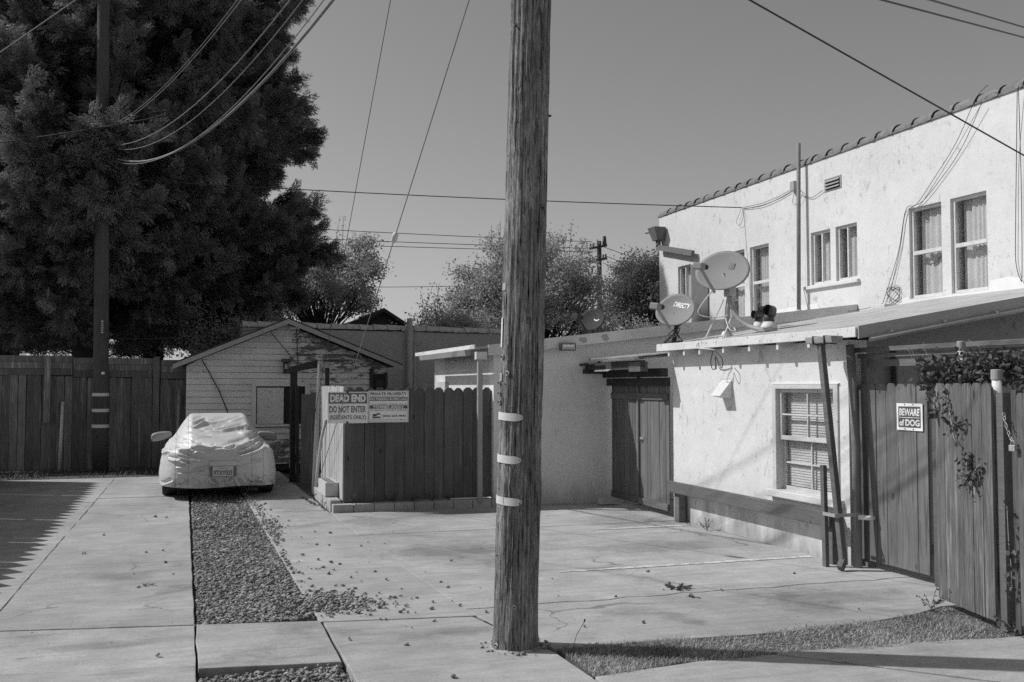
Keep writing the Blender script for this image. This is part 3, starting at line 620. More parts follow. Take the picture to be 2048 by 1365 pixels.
mb = MB().prism([(ex, ey0-.024, rz(ex)-.10), (HX-.01, ey0-.024, rz(HX)-.10), (HX-.01, ey0-.024, rz(HX)+.035), (ex, ey0-.024, rz(ex)+.02)], (0, .02, 0)); mb.build('gable_fascia', MAT['paint_grey'], ann)
MB().tube([(ex+.1, ey0-.055, rz(ex)-.105), (8.0, ey0-.055, rz(8.0)-.105), (HX-.02, ey0-.055, rz(HX)-.105)], .024, 10).build('edge_gutter', MAT['paint_grey'], ann, smooth=True)
for k in range(6):
    x = 6.3 + k*.62; MB().beam((x, ey0-.085, rz(x)-.08), (x, ey0-.03, rz(x)-.07), .012, .006).build('gutter_hanger', MAT['galv'], ann)
for y in (11.72, 11.3, 10.9, 10.33, 9.76, 9.20, 8.64):
    MB().prism([(ex+.005, y-.02, rz(ex)-.155), (AX+.3, y-.02, rz(AX+.3)-.155), (AX+.3, y-.02, rz(AX+.3)-.052), (ex+.005, y-.02, rz(ex)-.052)], (0, .042, 0)).build('rafter_tail', MAT['trim'], ann)
# gutter head and leaning downspout at the corner
MB().prism([(5.80, 8.02, 2.16), (5.92, 8.02, 2.16), (5.93, 8.02, 2.225), (5.79, 8.02, 2.225)], (0, .42, 0)).build('gutter_end', MAT['paint_grey'], ann, bevel=.008)
for y in (8.12, 8.3): MB().box((5.783, y, 2.15), (5.935, y+.012, 2.232)).build('gutter_hanger', MAT['metal_dark'], ann)
MB().beam((5.86, 8.28, 2.16), (5.93, 8.07, .07), .055, .07, (0, 1, 0)).build('downspout', MAT['beam'], ann, bevel=.008)
MB().beam((5.93, 8.07, .10), (5.87, 8.04, .03), .055, .065, (0, 0, 1)).build('downspout_shoe', MAT['beam'], ann)
MB().tube([(6.16, 8.16, 0), (6.16, 8.16, 1.15), (6.14, 8.2, 2.15)], .042, 14).build('standpipe', MAT['pipe_brown'], ann, smooth=True)
MB().box((5.84, 8.065, .505), (6.13, 8.072, .538)).box((5.84, 8.074, .505), (5.847, 8.26, .538)).build('strap', MAT['galv'], ann)
MB().tube([(6.09, 8.05, .5), (6.16, 7.98, .5), (6.21, 7.98, .5)], .024, 12).build('pipe_cap', MAT['plastic'], ann, smooth=True)
# vent hood
mb = MB(); y0, y1 = 10.43, 10.66
mb.add([(AX, y0, 1.83), (AX, y1, 1.83), (AX, y1, 1.60), (AX, y0, 1.60), (AX-.17, y0, 1.63), (AX-.17, y1, 1.63)], [(0, 1, 5, 4), (0, 4, 3), (1, 2, 5), (4, 5, 2, 3)])
mb.box((AX-.006, y0-.02, 1.83), (AX-.001, y1+.02, 1.845)); mb.build('vent_hood', MAT['trim'], ann)
# window: casing, two sashes of four panes, blind behind
win = MB().box((AX-.02, WY0-.07, WZ1-.004), (AX+.06, WY1+.07, WZ1+.045)).box((AX-.02, WY0-.07, WZ0), (AX+.06, WY0+.004, WZ1)).box((AX-.02, WY1-.004, WZ0), (AX+.06, WY1+.07, WZ1)).build('window', MAT['trim_old'], ann, bevel=.006)
MB().box((AX-.022, WY0-.085, WZ1+.046), (AX+.02, WY1+.085, WZ1+.06)).build('drip_cap', MAT['white'], win)
MB().box((AX-.075, WY0-.13, WZ0-.075), (AX+.10, WY1+.13, WZ0+.003)).build('window_sill', MAT['stucco'], win, bevel=.01)
zm = 1.165
def old_sash(x, z0, z1, ys, zs):
    b = .042
    mb = MB().box((x, WY0, z0), (x+.035, WY0+b, z1)).box((x, WY1-b, z0), (x+.035, WY1, z1)).box((x, WY0+b, z0), (x+.035, WY1-b, z0+b*1.1)).box((x, WY0+b, z1-b), (x+.035, WY1-b, z1))
    s = mb.build('sash', MAT['trim_old'], win, bevel=.003)
    MB().box((x+.004, ys-.008, z0+b*1.1), (x+.030, ys+.008, z1-b)).build('glazing_bar', MAT['trim_old'], s)
    for a, c in ((WY0+b, ys-.008), (ys+.008, WY1-b)):
        MB().box((x+.006, a, zs-.008), (x+.028, c, zs+.008)).build('glazing_bar', MAT['trim_old'], s)
        for d, e in ((z0+b*1.1, zs-.008), (zs+.008, z1-b)): MB().box((x+.014, a+.001, d+.001), (x+.018, c-.001, e-.001)).build('pane', MAT['glass'], s)
old_sash(AX+.03, zm, WZ1, (WY0+WY1)/2, 1.44)
old_sash(AX+.075, WZ0, zm+.04, (WY0+WY1)/2, .92)
mb = MB()
for k in range(38):
    z = WZ0+.05+k*.028; mb.add([(AX+.122, WY0+.02, z), (AX+.122, WY1-.02, z), (AX+.131, WY1-.02, z+.027), (AX+.131, WY0+.02, z+.027)], [(0, 1, 2, 3)])
mb.build('blind', MAT['blind'], win)
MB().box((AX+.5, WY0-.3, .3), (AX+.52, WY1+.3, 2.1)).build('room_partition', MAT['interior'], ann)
# guard rail along the foot of the wall
gr = empty('guard_rail', (5.97, 10, 0), 'low dark timber guard rail along the annex wall', 'rail')
MB().box((5.965, 8.33, .37), (6.015, 11.78, .515)).build('rail', MAT['rail'], gr, bevel=.008)
for y in (11.62,): MB().box((6.02, y-.06, 0), (6.12, y+.07, .44)).build('post', MAT['rail'], gr, bevel=.008)
MB().box((6.02, 8.36, 0), (6.12, 8.48, .50)).build('post', MAT['rail'], gr, bevel=.008)
MB().beam((5.90, 8.30, 0), (5.885, 8.30, .98), .04, .055, (0, 1, 0)).build('tall_post', MAT['rail'], gr)
for k in range(4): MB().box((6.0165, 8.7+k*.75, .39), (6.148, 8.74+k*.75, .43)).build('bracket', MAT['rail'], gr)

# ---- wing beyond the court: shaded stucco wall, sloping fascia, eave on its left side
wg = empty('rear_wing', (5, 15, 0), 'grey shaded stucco wing behind the wooden pole with sloping fascia board', 'wing')
CY = 13.95
def cz(x): return 2.335 + .118*(x-4.17)
mb = MB().prism([(4.262, CY, 0), (HX-.004, CY, 0), (HX-.004, CY, cz(HX)-.1), (4.262, CY, cz(4.262)-.1)], (0, .2, 0)); mb.build('front_wall', MAT['stucco_grey'], wg)
MB().box((4.262, CY+.201, 0), (4.38, 17.6, 2.23)).build('side_wall', MAT['stucco'], wg)
MB().prism([(3.95, CY-.12, cz(3.95)-.04), (HX-.004, CY-.12, cz(HX)-.04), (HX-.004, CY-.12, cz(HX)), (3.95, CY-.12, cz(3.95))], (0, 3.9, 0)).build('roof', MAT['roof'], wg)
MB().prism([(4.14, CY-.142, cz(4.14)-.145), (HX-.01, CY-.142, cz(HX)-.145), (HX-.01, CY-.142, cz(HX)+.012), (4.14, CY-.142, cz(4.14)+.012)], (0, .02, 0)).build('fascia', MAT['fascia'], wg)
MB().box((3.93, CY-.14, 2.285), (3.948, 17.75, 2.345)).build('eave_fascia', MAT['fascia_w'], wg)
MB().prism([(3.83, CY+.05, 2.27), (3.925, CY+.05, 2.27), (3.925, CY+.05, 2.19), (3.85, CY+.05, 2.19)], (0, 3.0, 0)).build('gutter', MAT['paint_grey'], wg)
MB().box((3.99, CY-.13, .08), (4.06, CY-.06, 2.2)).build('downspout', MAT['paint_grey'], wg, bevel=.006)
MB().box((3.96, CY-.14, 2.13), (4.12, CY-.05, 2.24)).build('downspout_outlet', MAT['trim'], wg)
MB().box((4.252, 15.2, 1.98), (4.260, 17.4, 2.02)).build('batten', MAT['white'], wg)
MB().box((4.20, 16.6, .5), (4.260, 17.3, 1.82)).build('side_door', MAT['trim_old'], wg)
fl = MB().box((5.23, CY-.23, 2.27), (5.47, CY-.145, 2.385)).build('floodlight', MAT['metal_dark'], wg, bevel=.01)
MB().box((5.25, CY-.236, 2.285), (5.45, CY-.232, 2.37)).build('lens', MAT['galv'], fl)
MB().tube([(5.27, CY-.245, 2.335), (5.43, CY-.245, 2.335)], .012).build('lamp_tube', MAT['white'], fl)
mb = MB(); r3 = random.Random(8)
for cx, w in ((5.62, .09), (5.98, .07)):
    pts = [(cx + w*math.cos(t)*r3.uniform(.6, 1.1), CY-.1435, cz(cx)-.07 + .055*math.sin(t)*r3.uniform(.6, 1.1)) for t in np.linspace(0, 5.8, 11)]
    mb.add(pts, [tuple(range(11))])
mb.build('bare_patch', MAT['stucco_back'], wg)
# ================================================================== COURT GATES under the corrugated awning
GX = 6.13
for (a, b, hinge, lab) in ((12.98, 13.90, 1, 'far leaf of the double picket gate, half in shadow'), (12.02, 12.95, 0, 'near sunlit leaf of the double picket gate, with padlock hasp')):
    gt = empty('picket_gate', (GX, (a+b)/2, 0), lab, 'gate', 'double gate leaves')
    picket_row(gt, (GX, a, 0), (GX, b, 0), .088, 1.69, MAT['gate'], t=.018, gap=.004, seg=6, dz=.01, z0=.08, tilt=.002)
    for z in (1.60, .13): MB().box((GX-.034, a+.01, z-.045), (GX-.0105, b-.01, z+.045)).build('rail', MAT['rail'], gt, bevel=.004)
    if not hinge:
        MB().box((GX-.035, b-.03, .06), (GX+.01, b+.02, 1.9)).build('stile', MAT['rail'], gt)
        MB().box((GX-.018, b-.16, .985), (GX-.0105, b-.05, 1.025)).build('hasp', MAT['galv'], gt)
        MB().tube([(GX-.03, b-.10+.03*math.cos(t), 1.0-.03*math.sin(t)) for t in np.linspace(0, math.pi, 7)], .007).build('handle', MAT['metal_dark'], gt)
aw = empty('gate_awning', (6, 12.9, 1.85), 'patched corrugated metal awning over the double gate', 'awning')
MB().box((5.98, 11.96, 1.87), (6.08, 13.92, 1.985)).build('lintel_beam', MAT['beam_dark'], aw)
MB().box((5.70, 11.98, 1.99), (5.76, 13.92, 2.09)).build('front_beam', MAT['beam_dark'], aw)
MB().box((5.69, 11.99, 1.94), (5.80, 12.35, 2.07)).build('end_block', MAT['rail'], aw)
MB().box((5.66, 13.85, 1.93), (6.13, 13.93, 2.0)).build('side_beam', MAT['beam_dark'], aw)
MB().box((6.05, 11.97, 1.75), (6.12, 13.93, 1.86)).build('lower_beam', MAT['beam_dark'], aw)
def corrug(name, y0, y1, x0, x1, z0, z1, mat, parent, pitch=.055, amp=.011):
    n = int((y1-y0)/pitch*6); ys = np.linspace(y0, y1, n); mb = MB(); V = []
    for x, z in ((x0, z0), (x1, z1)):
        for t in (0, .004): V += [(x, y, z + t + amp*math.sin(2*math.pi*(y-y0)/pitch)) for y in ys]
    F = []
    for i in range(n-1): F += [(i, i+1, 2*n+i+1, 2*n+i), (n+i, 3*n+i, 3*n+i+1, n+i+1), (i, n+i, n+i+1, i+1), (2*n+i, 2*n+i+1, 3*n+i+1, 3*n+i)]
    return mb.add(V, F).build(name, mat, parent)
corrug('corrugated_sheet', 12.0, 13.72, 5.66, 6.5, 2.135, 2.22, MAT['roof'], aw)
corrug('corrugated_sheet', 12.0, 13.0, 5.60, 6.3, 2.10, 2.17, MAT['galv'], aw)
corrug('corrugated_sheet', 13.0, 13.55, 5.68, 5.98, 1.965, 2.05, MAT['trim'], aw)
MB().beam((5.64, 14.0, 2.06), (5.62, 13.2, 2.09), .05, .03).build('loose_board', MAT['beam_dark'], aw)
bx = MB().box((5.78, 13.52, .01), (6.02, 13.66, .10)).build('planter_tray', MAT['cinder'], None, bevel=.01); tag(bx, 'small pale tray on the ground at the foot of the far gate leaf', 'tray')

# ================================================================== DOG GATE, its frame, and the weathered gate leaf
dg = empty('board_gate', (6.25, 7.75, 0), 'dark dog-eared board gate carrying the beware sign', 'gate')
picket_row(dg, (6.25, 7.27, 0), (6.25, 8.24, 0), .132, 1.69, MAT['gate'], t=.02, gap=.005, ear=.035, dz=.004, z0=.08, tilt=.0015)
for z in (1.5, .3): MB().box((6.263, 7.28, z-.045), (6.30, 8.2, z+.045)).build('rail', MAT['rail'], dg)
UX, UZ = (0, -1, 0), (0, 0, 1)
ds = empty('warning_sign', (6.235, 7.48, 1.34), 'white bordered beware of dog sign on the board gate', 'sign')
rect_on('plate', (6.232, 7.655, 1.345), UX, UZ, .34, .245, .004, MAT['sign'], ds)
rect_on('panel', (6.227, 7.63, 1.372), UX, UZ, .29, .19, .001, MAT['sign_ink'], ds)
lettering('BEWARE', (6.2245, 7.618, 1.478), UX, UZ, .265, .066, MAT['white'], ds, .035, .12)
rect_on('rule', (6.225, 7.618, 1.459), UX, UZ, .268, .005, .0005, MAT['white'], ds)
lettering('of', (6.2245, 7.615, 1.385), UX, UZ, .062, .058, MAT['white'], ds, .03)
lettering('DOG', (6.2245, 7.535, 1.385), UX, UZ, .185, .06, MAT['white'], ds, .035)
for dy, dzz in ((.11, .012), (.22, .012), (.11, .235), (.22, .235)): MB().tube([(6.2265, 7.655-dy, 1.345+dzz), (6.2235, 7.655-dy, 1.345+dzz)], .006, 6).build('screw', MAT['metal_dark'], ds)
fr = empty('pergola', (6.3, 7.4, 0), 'timber overhead frame of posts and double beams above the board gate', 'pergola')
MB().box((6.27, 8.13, 0), (6.35, 8.21, 2.06)).build('post', MAT['beam'], fr)
MB().box((6.24, 7.10, 0), (6.33, 7.22, 2.02)).build('post', MAT['beam'], fr, bevel=.006)
MB().box((6.22, 4.6, 2.075), (6.26, 8.34, 2.12)).build('top_beam', MAT['beam'], fr, bevel=.005)
MB().box((6.262, 4.6, 2.02), (6.30, 8.30, 2.06)).build('second_beam', MAT['beam'], fr, bevel=.005)
MB().box((6.285, 7.24, 1.935), (6.325, 8.12, 2.0)).build('head_rail', MAT['beam'], fr)
MB().box((6.30, 4.6, 1.90), (6.34, 7.08, 2.0)).build('side_rail', MAT['beam'], fr)
# weathered leaf, standing open towards the alley
wgate = empty('weathered_gate', (5.64, 6.17, 0), 'weathered grey-brown board gate leaf with vine shoots, standing over the verge', 'gate')
picket_row(wgate, (5.745, 6.585, 0), (5.545, 5.79, 0), .133, 1.71, MAT['gate_r'], t=.02, gap=.004, ear=.03, dz=.004, z0=.06, tilt=.0012)
nv = Vector((.97, -.245, 0)); d0 = Vector((-.2, -.795, 0)).normalized()
for z in (1.45, .35):
    p = Vector((5.745, 6.585, z)) + nv*.03; MB().beam(p, p + d0*.8, .035, .085).build('rail', MAT['gate_r'], wgate)
MB().box((5.57, 5.72, 0), (5.66, 5.785, 1.70)).build('stile', MAT['rail'], wgate)
pg = empty('gate_posts', (5.6, 5.65, 0), 'narrow dark post between weathered gate and frame edge, chained', 'post')
MB().box((5.60, 5.625, 0), (5.66, 5.675, 1.72)).build('post', MAT['gate_r'], pg, bevel=.004)
bd = empty('edge_boards', (5.55, 5.4, 0), 'dark board fence panel cut by the right picture edge', 'fence')
picket_row(bd, (5.56, 5.575, 0), (5.50, 5.05, 0), .13, 1.62, MAT['gate_r'], t=.02, ear=.02, dz=.004, z0=.08)
# chain and padlock
ch = empty('padlock_chain', (5.53, 5.62, 1.35), 'steel chain with padlock hanging between gate post and edge panel', 'chain')
cp = [Vector((5.56, 5.70, 1.555)), Vector((5.548, 5.68, 1.50)), Vector((5.54, 5.65, 1.44)), Vector((5.53, 5.615, 1.385)), Vector((5.52, 5.585, 1.36))]
def cpt(t): 
    t *= 4; i = min(int(t), 3); return cp[i].lerp(cp[i+1], t-i)
for k in range(9):
    c = cpt((k+.5)/9); d = (cpt(min((k+.9)/9, 1)) - cpt((k+.1)/9)).normalized(); s = d.cross(Vector((1, .25, 0)) if k % 2 else Vector((.2, .3, 1))).normalized()
    MB().tube([c + d*.017*math.cos(t) + s*.009*math.sin(t) for t in np.linspace(0, 2*math.pi, 13)], .0028, 5).build('link', MAT['galv'], ch, smooth=True)
lk = MB().box((5.505, 5.555, 1.29), (5.53, 5.61, 1.335)).build('padlock_body', MAT['galv'], ch, bevel=.005)
MB().tube([(5.518, 5.5825 + .018*math.cos(t), 1.335 + .032*math.sin(t)) for t in np.linspace(0, math.pi, 9)], .004, 6).build('shackle', MAT['galv'], ch, smooth=True)
# clean-out pipes
for nm, x, y, z0, z1, r_, lab in (('standpipe', 6.1, 6.69, 1.0, 2.12, .03, 'round grey pipe end rising out of the vine'), ('standpipe', 5.66, 5.86, 0, 1.87, .036, 'white capped pipe beside the weathered gate')):
    e = empty(nm, (x, y, z0), lab, 'pipe'); MB().tube([(x, y, z0), (x, y, z1-.07)], r_, 14).build('pipe', MAT['plastic'] if x < 6 else MAT['trim'], e, smooth=True)
    MB().tube([(x, y, z1-.075), (x, y, z1-.005), (x, y, z1)], [r_*1.18, r_*1.18, r_*1.05], 14).build('cap', MAT['paint_grey'], e)
# climbing vine
vn = empty('climbing_vine', (5.9, 6.3, 1.75), 'glossy-leaved climbing vine sprawling over the weathered gate top', 'vine')
stems = MB(); LP = []; LD = []
def vine_run(pts, r, n, spread, z_sp):
    out = [Vector(p) for p in pts]; stems.tube(out, r, 5)
    for _ in range(n):
        t = rnd.random()*(len(out)-1); i = min(int(t), len(out)-2); p = out[i].lerp(out[i+1], t-i)
        LP.append((p.x + rnd.gauss(0, spread), p.y + rnd.gauss(0, spread), p.z + rnd.gauss(0, z_sp))); LD.append((rnd.uniform(-1, .2), rnd.uniform(-1, .6), rnd.uniform(-.9, .6)))
vine_run([(5.93, 6.84, 1.90), (5.9, 6.7, 1.86), (5.88, 6.4, 1.89), (5.87, 6.1, 1.92), (5.86, 5.8, 1.90), (5.86, 5.4, 1.86)], .008, 1500, .06, .05)
vine_run([(5.93, 6.82, 1.84), (5.88, 6.7, 1.8), (5.82, 6.4, 1.80), (5.80, 6.1, 1.84), (5.82, 5.7, 1.85), (5.82, 5.3, 1.82)], .007, 1300, .05, .05)
vine_run([(5.86, 6.72, 1.80), (5.78, 6.64, 1.70), (5.715, 6.58, 1.60), (5.69, 6.54, 1.50)], .005, 80, .025, .035)
vine_run([(5.70, 6.42, 1.75), (5.655, 6.35, 1.6), (5.64, 6.30, 1.45), (5.62, 6.26, 1.33)], .004, 40, .025, .035)
vine_run([(5.62, 6.26, 1.33), (5.60, 6.17, 1.42), (5.60, 6.12, 1.50)], .003, 14, .02, .02)
vine_run([(5.60, 6.12, 1.25), (5.58, 6.08, 1.10), (5.57, 6.05, 1.02)], .003, 70, .03, .035)
vine_run([(5.57, 6.05, 1.05), (5.55, 5.98, 1.12), (5.55, 5.94, 1.17)], .003, 30, .025, .03)
vine_run([(5.57, 5.70, .9), (5.56, 5.68, .6), (5.56, 5.66, .45), (5.56, 5.67, .3)], .003, 30, .018, .05)
for k in range(5):
    y = rnd.uniform(5.5, 7.0); p = Vector((5.88, y, 1.95)); stems.tube([p, p + Vector((-.02, rnd.uniform(-.06, .06), .1)), p + Vector((-.03, rnd.uniform(-.1, .1), rnd.uniform(.12, .2)))], .0015, 4)
stems.build('stem', MAT['twig'], vn)
def leaves(P, D, size, mat, name, parent, kind='stuff', label=None, fold=.25):
    P = np.array(P, float); D = nrm(np.array(D, float)); m = len(P); up = nrm(rng.normal(0, 1, (m, 3))); S = nrm(np.cross(D, up)); N = np.cross(S, D)
    T = np.array([(0, 0, 0), (.35, -.26, fold*.3), (.35, .26, fold*.3), (.72, -.2, fold*.2), (.72, .2, fold*.2), (1.05, 0, -.1), (.5, 0, 0)])
    TF = np.array([(0, 1, 6), (0, 6, 2), (1, 3, 6), (6, 4, 2), (3, 5, 6), (6, 5, 4)]); s = (size*rng.uniform(.6, 1.3, m))[:, None]
    V, F = stamp(T, TF, P, D*s, S*s, N*s); o = fast_mesh(name, V, F, mat, parent, True, kind)
    if label: o['label'] = label
    return o
leaves(LP, LD, .053, MAT['leaf_dark'], 'leaves', vn)

# ================================================================== DEAD-END FENCE ENCLOSURE
FY = 14.06
fe = empty('board_fence', (3.1, FY, 0), 'dark painted dog-eared board fence behind the two notices', 'fence')
picket_row(fe, (2.1, FY, 0), (4.263, FY, 0), .136, 1.60, MAT['fence_dark'], t=.02, gap=.006, ear=.04, dz=.007, z0=.125, tilt=.003)
MB().box((2.11, FY+.0125, .13), (4.261, FY+.016, 1.66)).build('light_stop', MAT['fence_dark'], fe)  # added sheet behind the pickets, keeps sunlight out of the gaps
for z in (1.45, .4): MB().box((2.12, FY+.017, z-.045), (4.25, FY+.05, z+.045)).build('rail', MAT['fence_dark'], fe)
fp = empty('pale_fence', (2.1, 15.3, 0), 'bare pale sunlit board fence running back from the notices', 'fence')
picket_row(fp, (2.10, 14.09, 0), (2.10, 16.45, 0), .136, 1.60, MAT['fence_pale'], t=.02, gap=.004, ear=.012, dz=.01, z0=.14)
for z in (1.45, .4): MB().box((2.112, 14.1, z-.04), (2.15, 16.4, z+.04)).build('rail', MAT['fence_pale'], fp)
fd = empty('open_gate_leaf', (2.04, 17.3, 0), 'dark board gate leaf swung open behind the leaning laths', 'gate')
picket_row(fd, (2.085, 16.6, 0), (1.79, 16.74, 0), .14, 1.58, MAT['fence_dark'], t=.022, gap=.003, ear=.0, dz=.03, z0=.05)
kb = empty('block_kerb', (3.1, 13.95, 0), 'low kerb of pale concrete blocks below the dark fence', 'kerb')
x = 1.93
while x < 4.25:
    w = .285; MB().box((x+.003, 13.86 + rnd.uniform(-.006, .006), -.02), (min(x+w, 4.30)-.003, 14.02, .115 + rnd.uniform(-.006, .004))).build('block', MAT['block'], kb, bevel=.008); x += w
MB().box((1.94, 14.022, -.02), (4.255, 14.30, .10)).build('soil_fill', MAT['soil'], kb)
kr = empty('block_course', (2.0, 14.9, 0), 'pale concrete block course running back along the pale fence', 'kerb')
y = 14.025
while y < 15.9:
    MB().box((1.915 + rnd.uniform(-.01, .01), y+.004, -.02), (2.06, y+.39, .15 + rnd.uniform(-.01, .01))).build('block', MAT['block'], kr, bevel=.01); y += .4
# hollow block on top
hb = empty('hollow_block', (2.0, 14.75, .16), 'hollow concrete block lying on the block course beside the pale fence', 'block')
bx0, bx1, by0, by1, bz0, bz1 = 1.90, 2.085, 14.45, 15.25, .165, .36
mb = MB().box((bx0, by0, bz0), (bx0+.03, by1, bz1)).box((bx1-.03, by0, bz0), (bx1, by1, bz1))
n = 7
for k in range(n): yy = by0 + (by1-by0-.03)*k/(n-1); mb.box((bx0+.03, yy, bz0), (bx1-.03, yy+.03, bz1-.001))
mb.build('shell', MAT['cinder'], hb); MB().box((bx0+.03, by0+.03, bz0), (bx1-.03, by1-.03, bz0+.12)).build('core_fill', MAT['soil'], hb)

# ---- the two notices
UX, UZ = (1, 0, 0), (0, 0, 1)
SY = 14.02
s1 = empty('dead_end_sign', (2.15, SY, 1.23), 'white notice reading dead end, overhanging the fence corner', 'sign')
rect_on('plate', (1.865, SY, 1.225), UX, UZ, .565, .44, .004, MAT['sign'], s1)
rect_on('banner', (1.878, SY-.0045, 1.500), UX, UZ, .54, .152, .0006, MAT['sign_grey'], s1)
tY = SY-.0062
lettering('DEAD END', (1.898, tY, 1.522), UX, UZ, .50, .108, MAT['white'], s1, .055)
lettering('DO NOT ENTER', (1.887, tY, 1.375), UX, UZ, .515, .092, MAT['sign_grey'], s1, .03)
lettering('(RESIDENTS ONLY)', (1.890, tY, 1.262), UX, UZ, .51, .075, MAT['sign_grey'], s1, .02)
for z in (1.662, 1.235): MB().tube([(2.14, SY-.004, z), (2.14, SY-.016, z)], .016, 10).build('bolt', MAT['metal_dark'], s1)
s2 = empty('towing_sign', (2.72, SY, 1.23), 'white private property no parking notice with telephone number', 'sign')
rect_on('plate', (2.437, SY, 1.232), UX, UZ, .575, .447, .004, MAT['sign'], s2)
mb = MB()
for a in ((2.447, 1.245, .555, .004), (2.447, 1.664, .555, .004), (2.447, 1.249, .004, .415), (2.998, 1.249, .004, .415)):
    mb.box((a[0], SY-.0046, a[1]), (a[0]+a[2], SY-.0041, a[1]+a[3]))
mb.build('border', MAT['sign_grey'], s2)
lettering('PRIVATE PROPERTY', (2.462, tY, 1.614), UX, UZ, .525, .042, MAT['sign_ink'], s2, .03)
lettering('PARKING IN DESIGNATED SPACES ONLY', (2.47, tY, 1.594), UX, UZ, .50, .012, MAT['sign_grey'], s2)
rect_on('banner', (2.453, SY-.0045, 1.535), UX, UZ, .542, .053, .0006, MAT['sign_ink'], s2)
lettering('NO PARKING IN FIRE LANE', (2.462, tY, 1.543), UX, UZ, .525, .037, MAT['white'], s2, .03)
lettering('UNAUTHORIZED VEHICLES WILL BE', (2.458, tY, 1.478), UX, UZ, .53, .020, MAT['sign_grey'], s2)
rect_on('banner', (2.453, SY-.0045, 1.425), UX, UZ, .542, .047, .0006, MAT['sign_ink'], s2)
lettering('TOWED AWAY', (2.50, tY, 1.430), UX, UZ, .45, .036, MAT['white'], s2, .05)
lettering('AT VEHICLE OWNER\'S EXPENSE', (2.458, tY, 1.392), UX, UZ, .53, .022, MAT['sign_grey'], s2)
lettering('(562)-222-4832', (2.636, tY, 1.302), UX, UZ, .34, .036, MAT['sign_ink'], s2, .035)
lettering('POLICE PHONE NUMBER', (2.47, tY, 1.262), UX, UZ, .50, .013, MAT['sign_grey'], s2)
mb = MB(); yy = SY-.0046
for px in ([(2.495, 1.29), (2.61, 1.29), (2.61, 1.313), (2.495, 1.313)], [(2.495, 1.318), (2.56, 1.318), (2.55, 1.352), (2.50, 1.352)], [(2.558, 1.335), (2.60, 1.345), (2.622, 1.338), (2.61, 1.355), (2.57, 1.366), (2.55, 1.355)]):
    mb.add([(a, yy, b) for a, b in px], [tuple(range(len(px)))])
mb.build('tow_truck_mark', MAT['sign_ink'], s2)

# ---- arch, leaning laths
ar = empty('garden_arch', (2.1, 18.6, 0), 'dark timber arch with curved brace in front of the clapboard garage', 'arch')
MB().box((1.79, 18.5, 0), (1.91, 18.62, 2.08)).build('post', MAT['beam_dark'], ar)
MB().box((2.42, 18.5, 0), (2.49, 18.58, 2.2)).build('post', MAT['beam_dark'], ar)
mb = MB(); n = 8; lo = []; hi = []
for k in range(n+1):
    t = k/n; x = 1.74 + .66*t; hi.append((x, 18.48, 2.08 + .14*math.sin(t*math.pi/2))); lo.append((x, 18.48, 1.96 + .12*math.sin(t*math.pi/2)))
mb.prism(lo + hi[::-1], (0, .05, 0)); mb.build('brace', MAT['beam_dark'], ar)
MB().box((2.33, 18.44, 2.08), (2.48, 18.475, 2.24)).build('end_block', MAT['fence_pale'], ar)
MB().box((2.36, 18.38, 2.2), (2.62, 18.64, 2.23)).build('cap_board', MAT['beam_dark'], ar)
MB().beam((1.92, 18.40, 0), (1.90, 18.46, 1.75), .06, .05, (0, 1, 0)).build('side_stake', MAT['beam_dark'], ar)
tag(MB().beam((1.93, 16.15, .02), (2.07, 16.62, 2.16), .045, .02, (0, 1, 0)).build('lath', MAT['lath'], None), 'longest pale lath leaning against the pale fence end', 'lath', 'leaning laths')
tag(MB().beam((2.0, 16.25, .02), (2.06, 16.56, 2.1), .03, .03, (0, 1, 0)).build('lath', MAT['lath'], None), 'thin upright lath just behind the longest leaning lath', 'lath', 'leaning laths')
mb = MB(); mb.tube([(1.94, 15.95, .02), (1.98, 16.0, .45), (2.03, 15.98, .9), (2.075, 15.8, 1.22)], .024, 8); tag(mb.build('bent_conduit', MAT['lath'], None, smooth=True), 'bent pale conduit leaning beside the hollow block', 'pipe', 'leaning laths')

# ================================================================== CLAPBOARD GARAGE
SHY = 21.3
sh = empty('garage', (2.1, SHY, 0), 'pale clapboard gabled garage with peeling paint and boarded window', 'garage')
sx0, sx1, ax, az = -.02, 4.12, 1.98, 3.12
def roofz(x): return az - (x-ax)*.395 if x > ax else az - (ax-x)*.42
MB().prism([(sx0, SHY+.03, 0), (sx1, SHY+.03, 0), (sx1, SHY+.03, roofz(sx1)-.1), (ax, SHY+.03, az-.1), (sx0, SHY+.03, roofz(sx0)-.1)], (0, .08, 0)).build('sheathing', MAT['beam_dark'], sh)
MB().box((sx0, SHY+.11, 0), (sx0+.1, SHY+5, 2.1)).box((sx1-.1, SHY+.11, 0), (sx1, SHY+5, 2.0)).build('side_wall', MAT['clap'], sh)
wx0, wx1, wz0, wz1 = 1.36, 2.36, .95, 1.74
z = .12; bh = .127; kd = 0
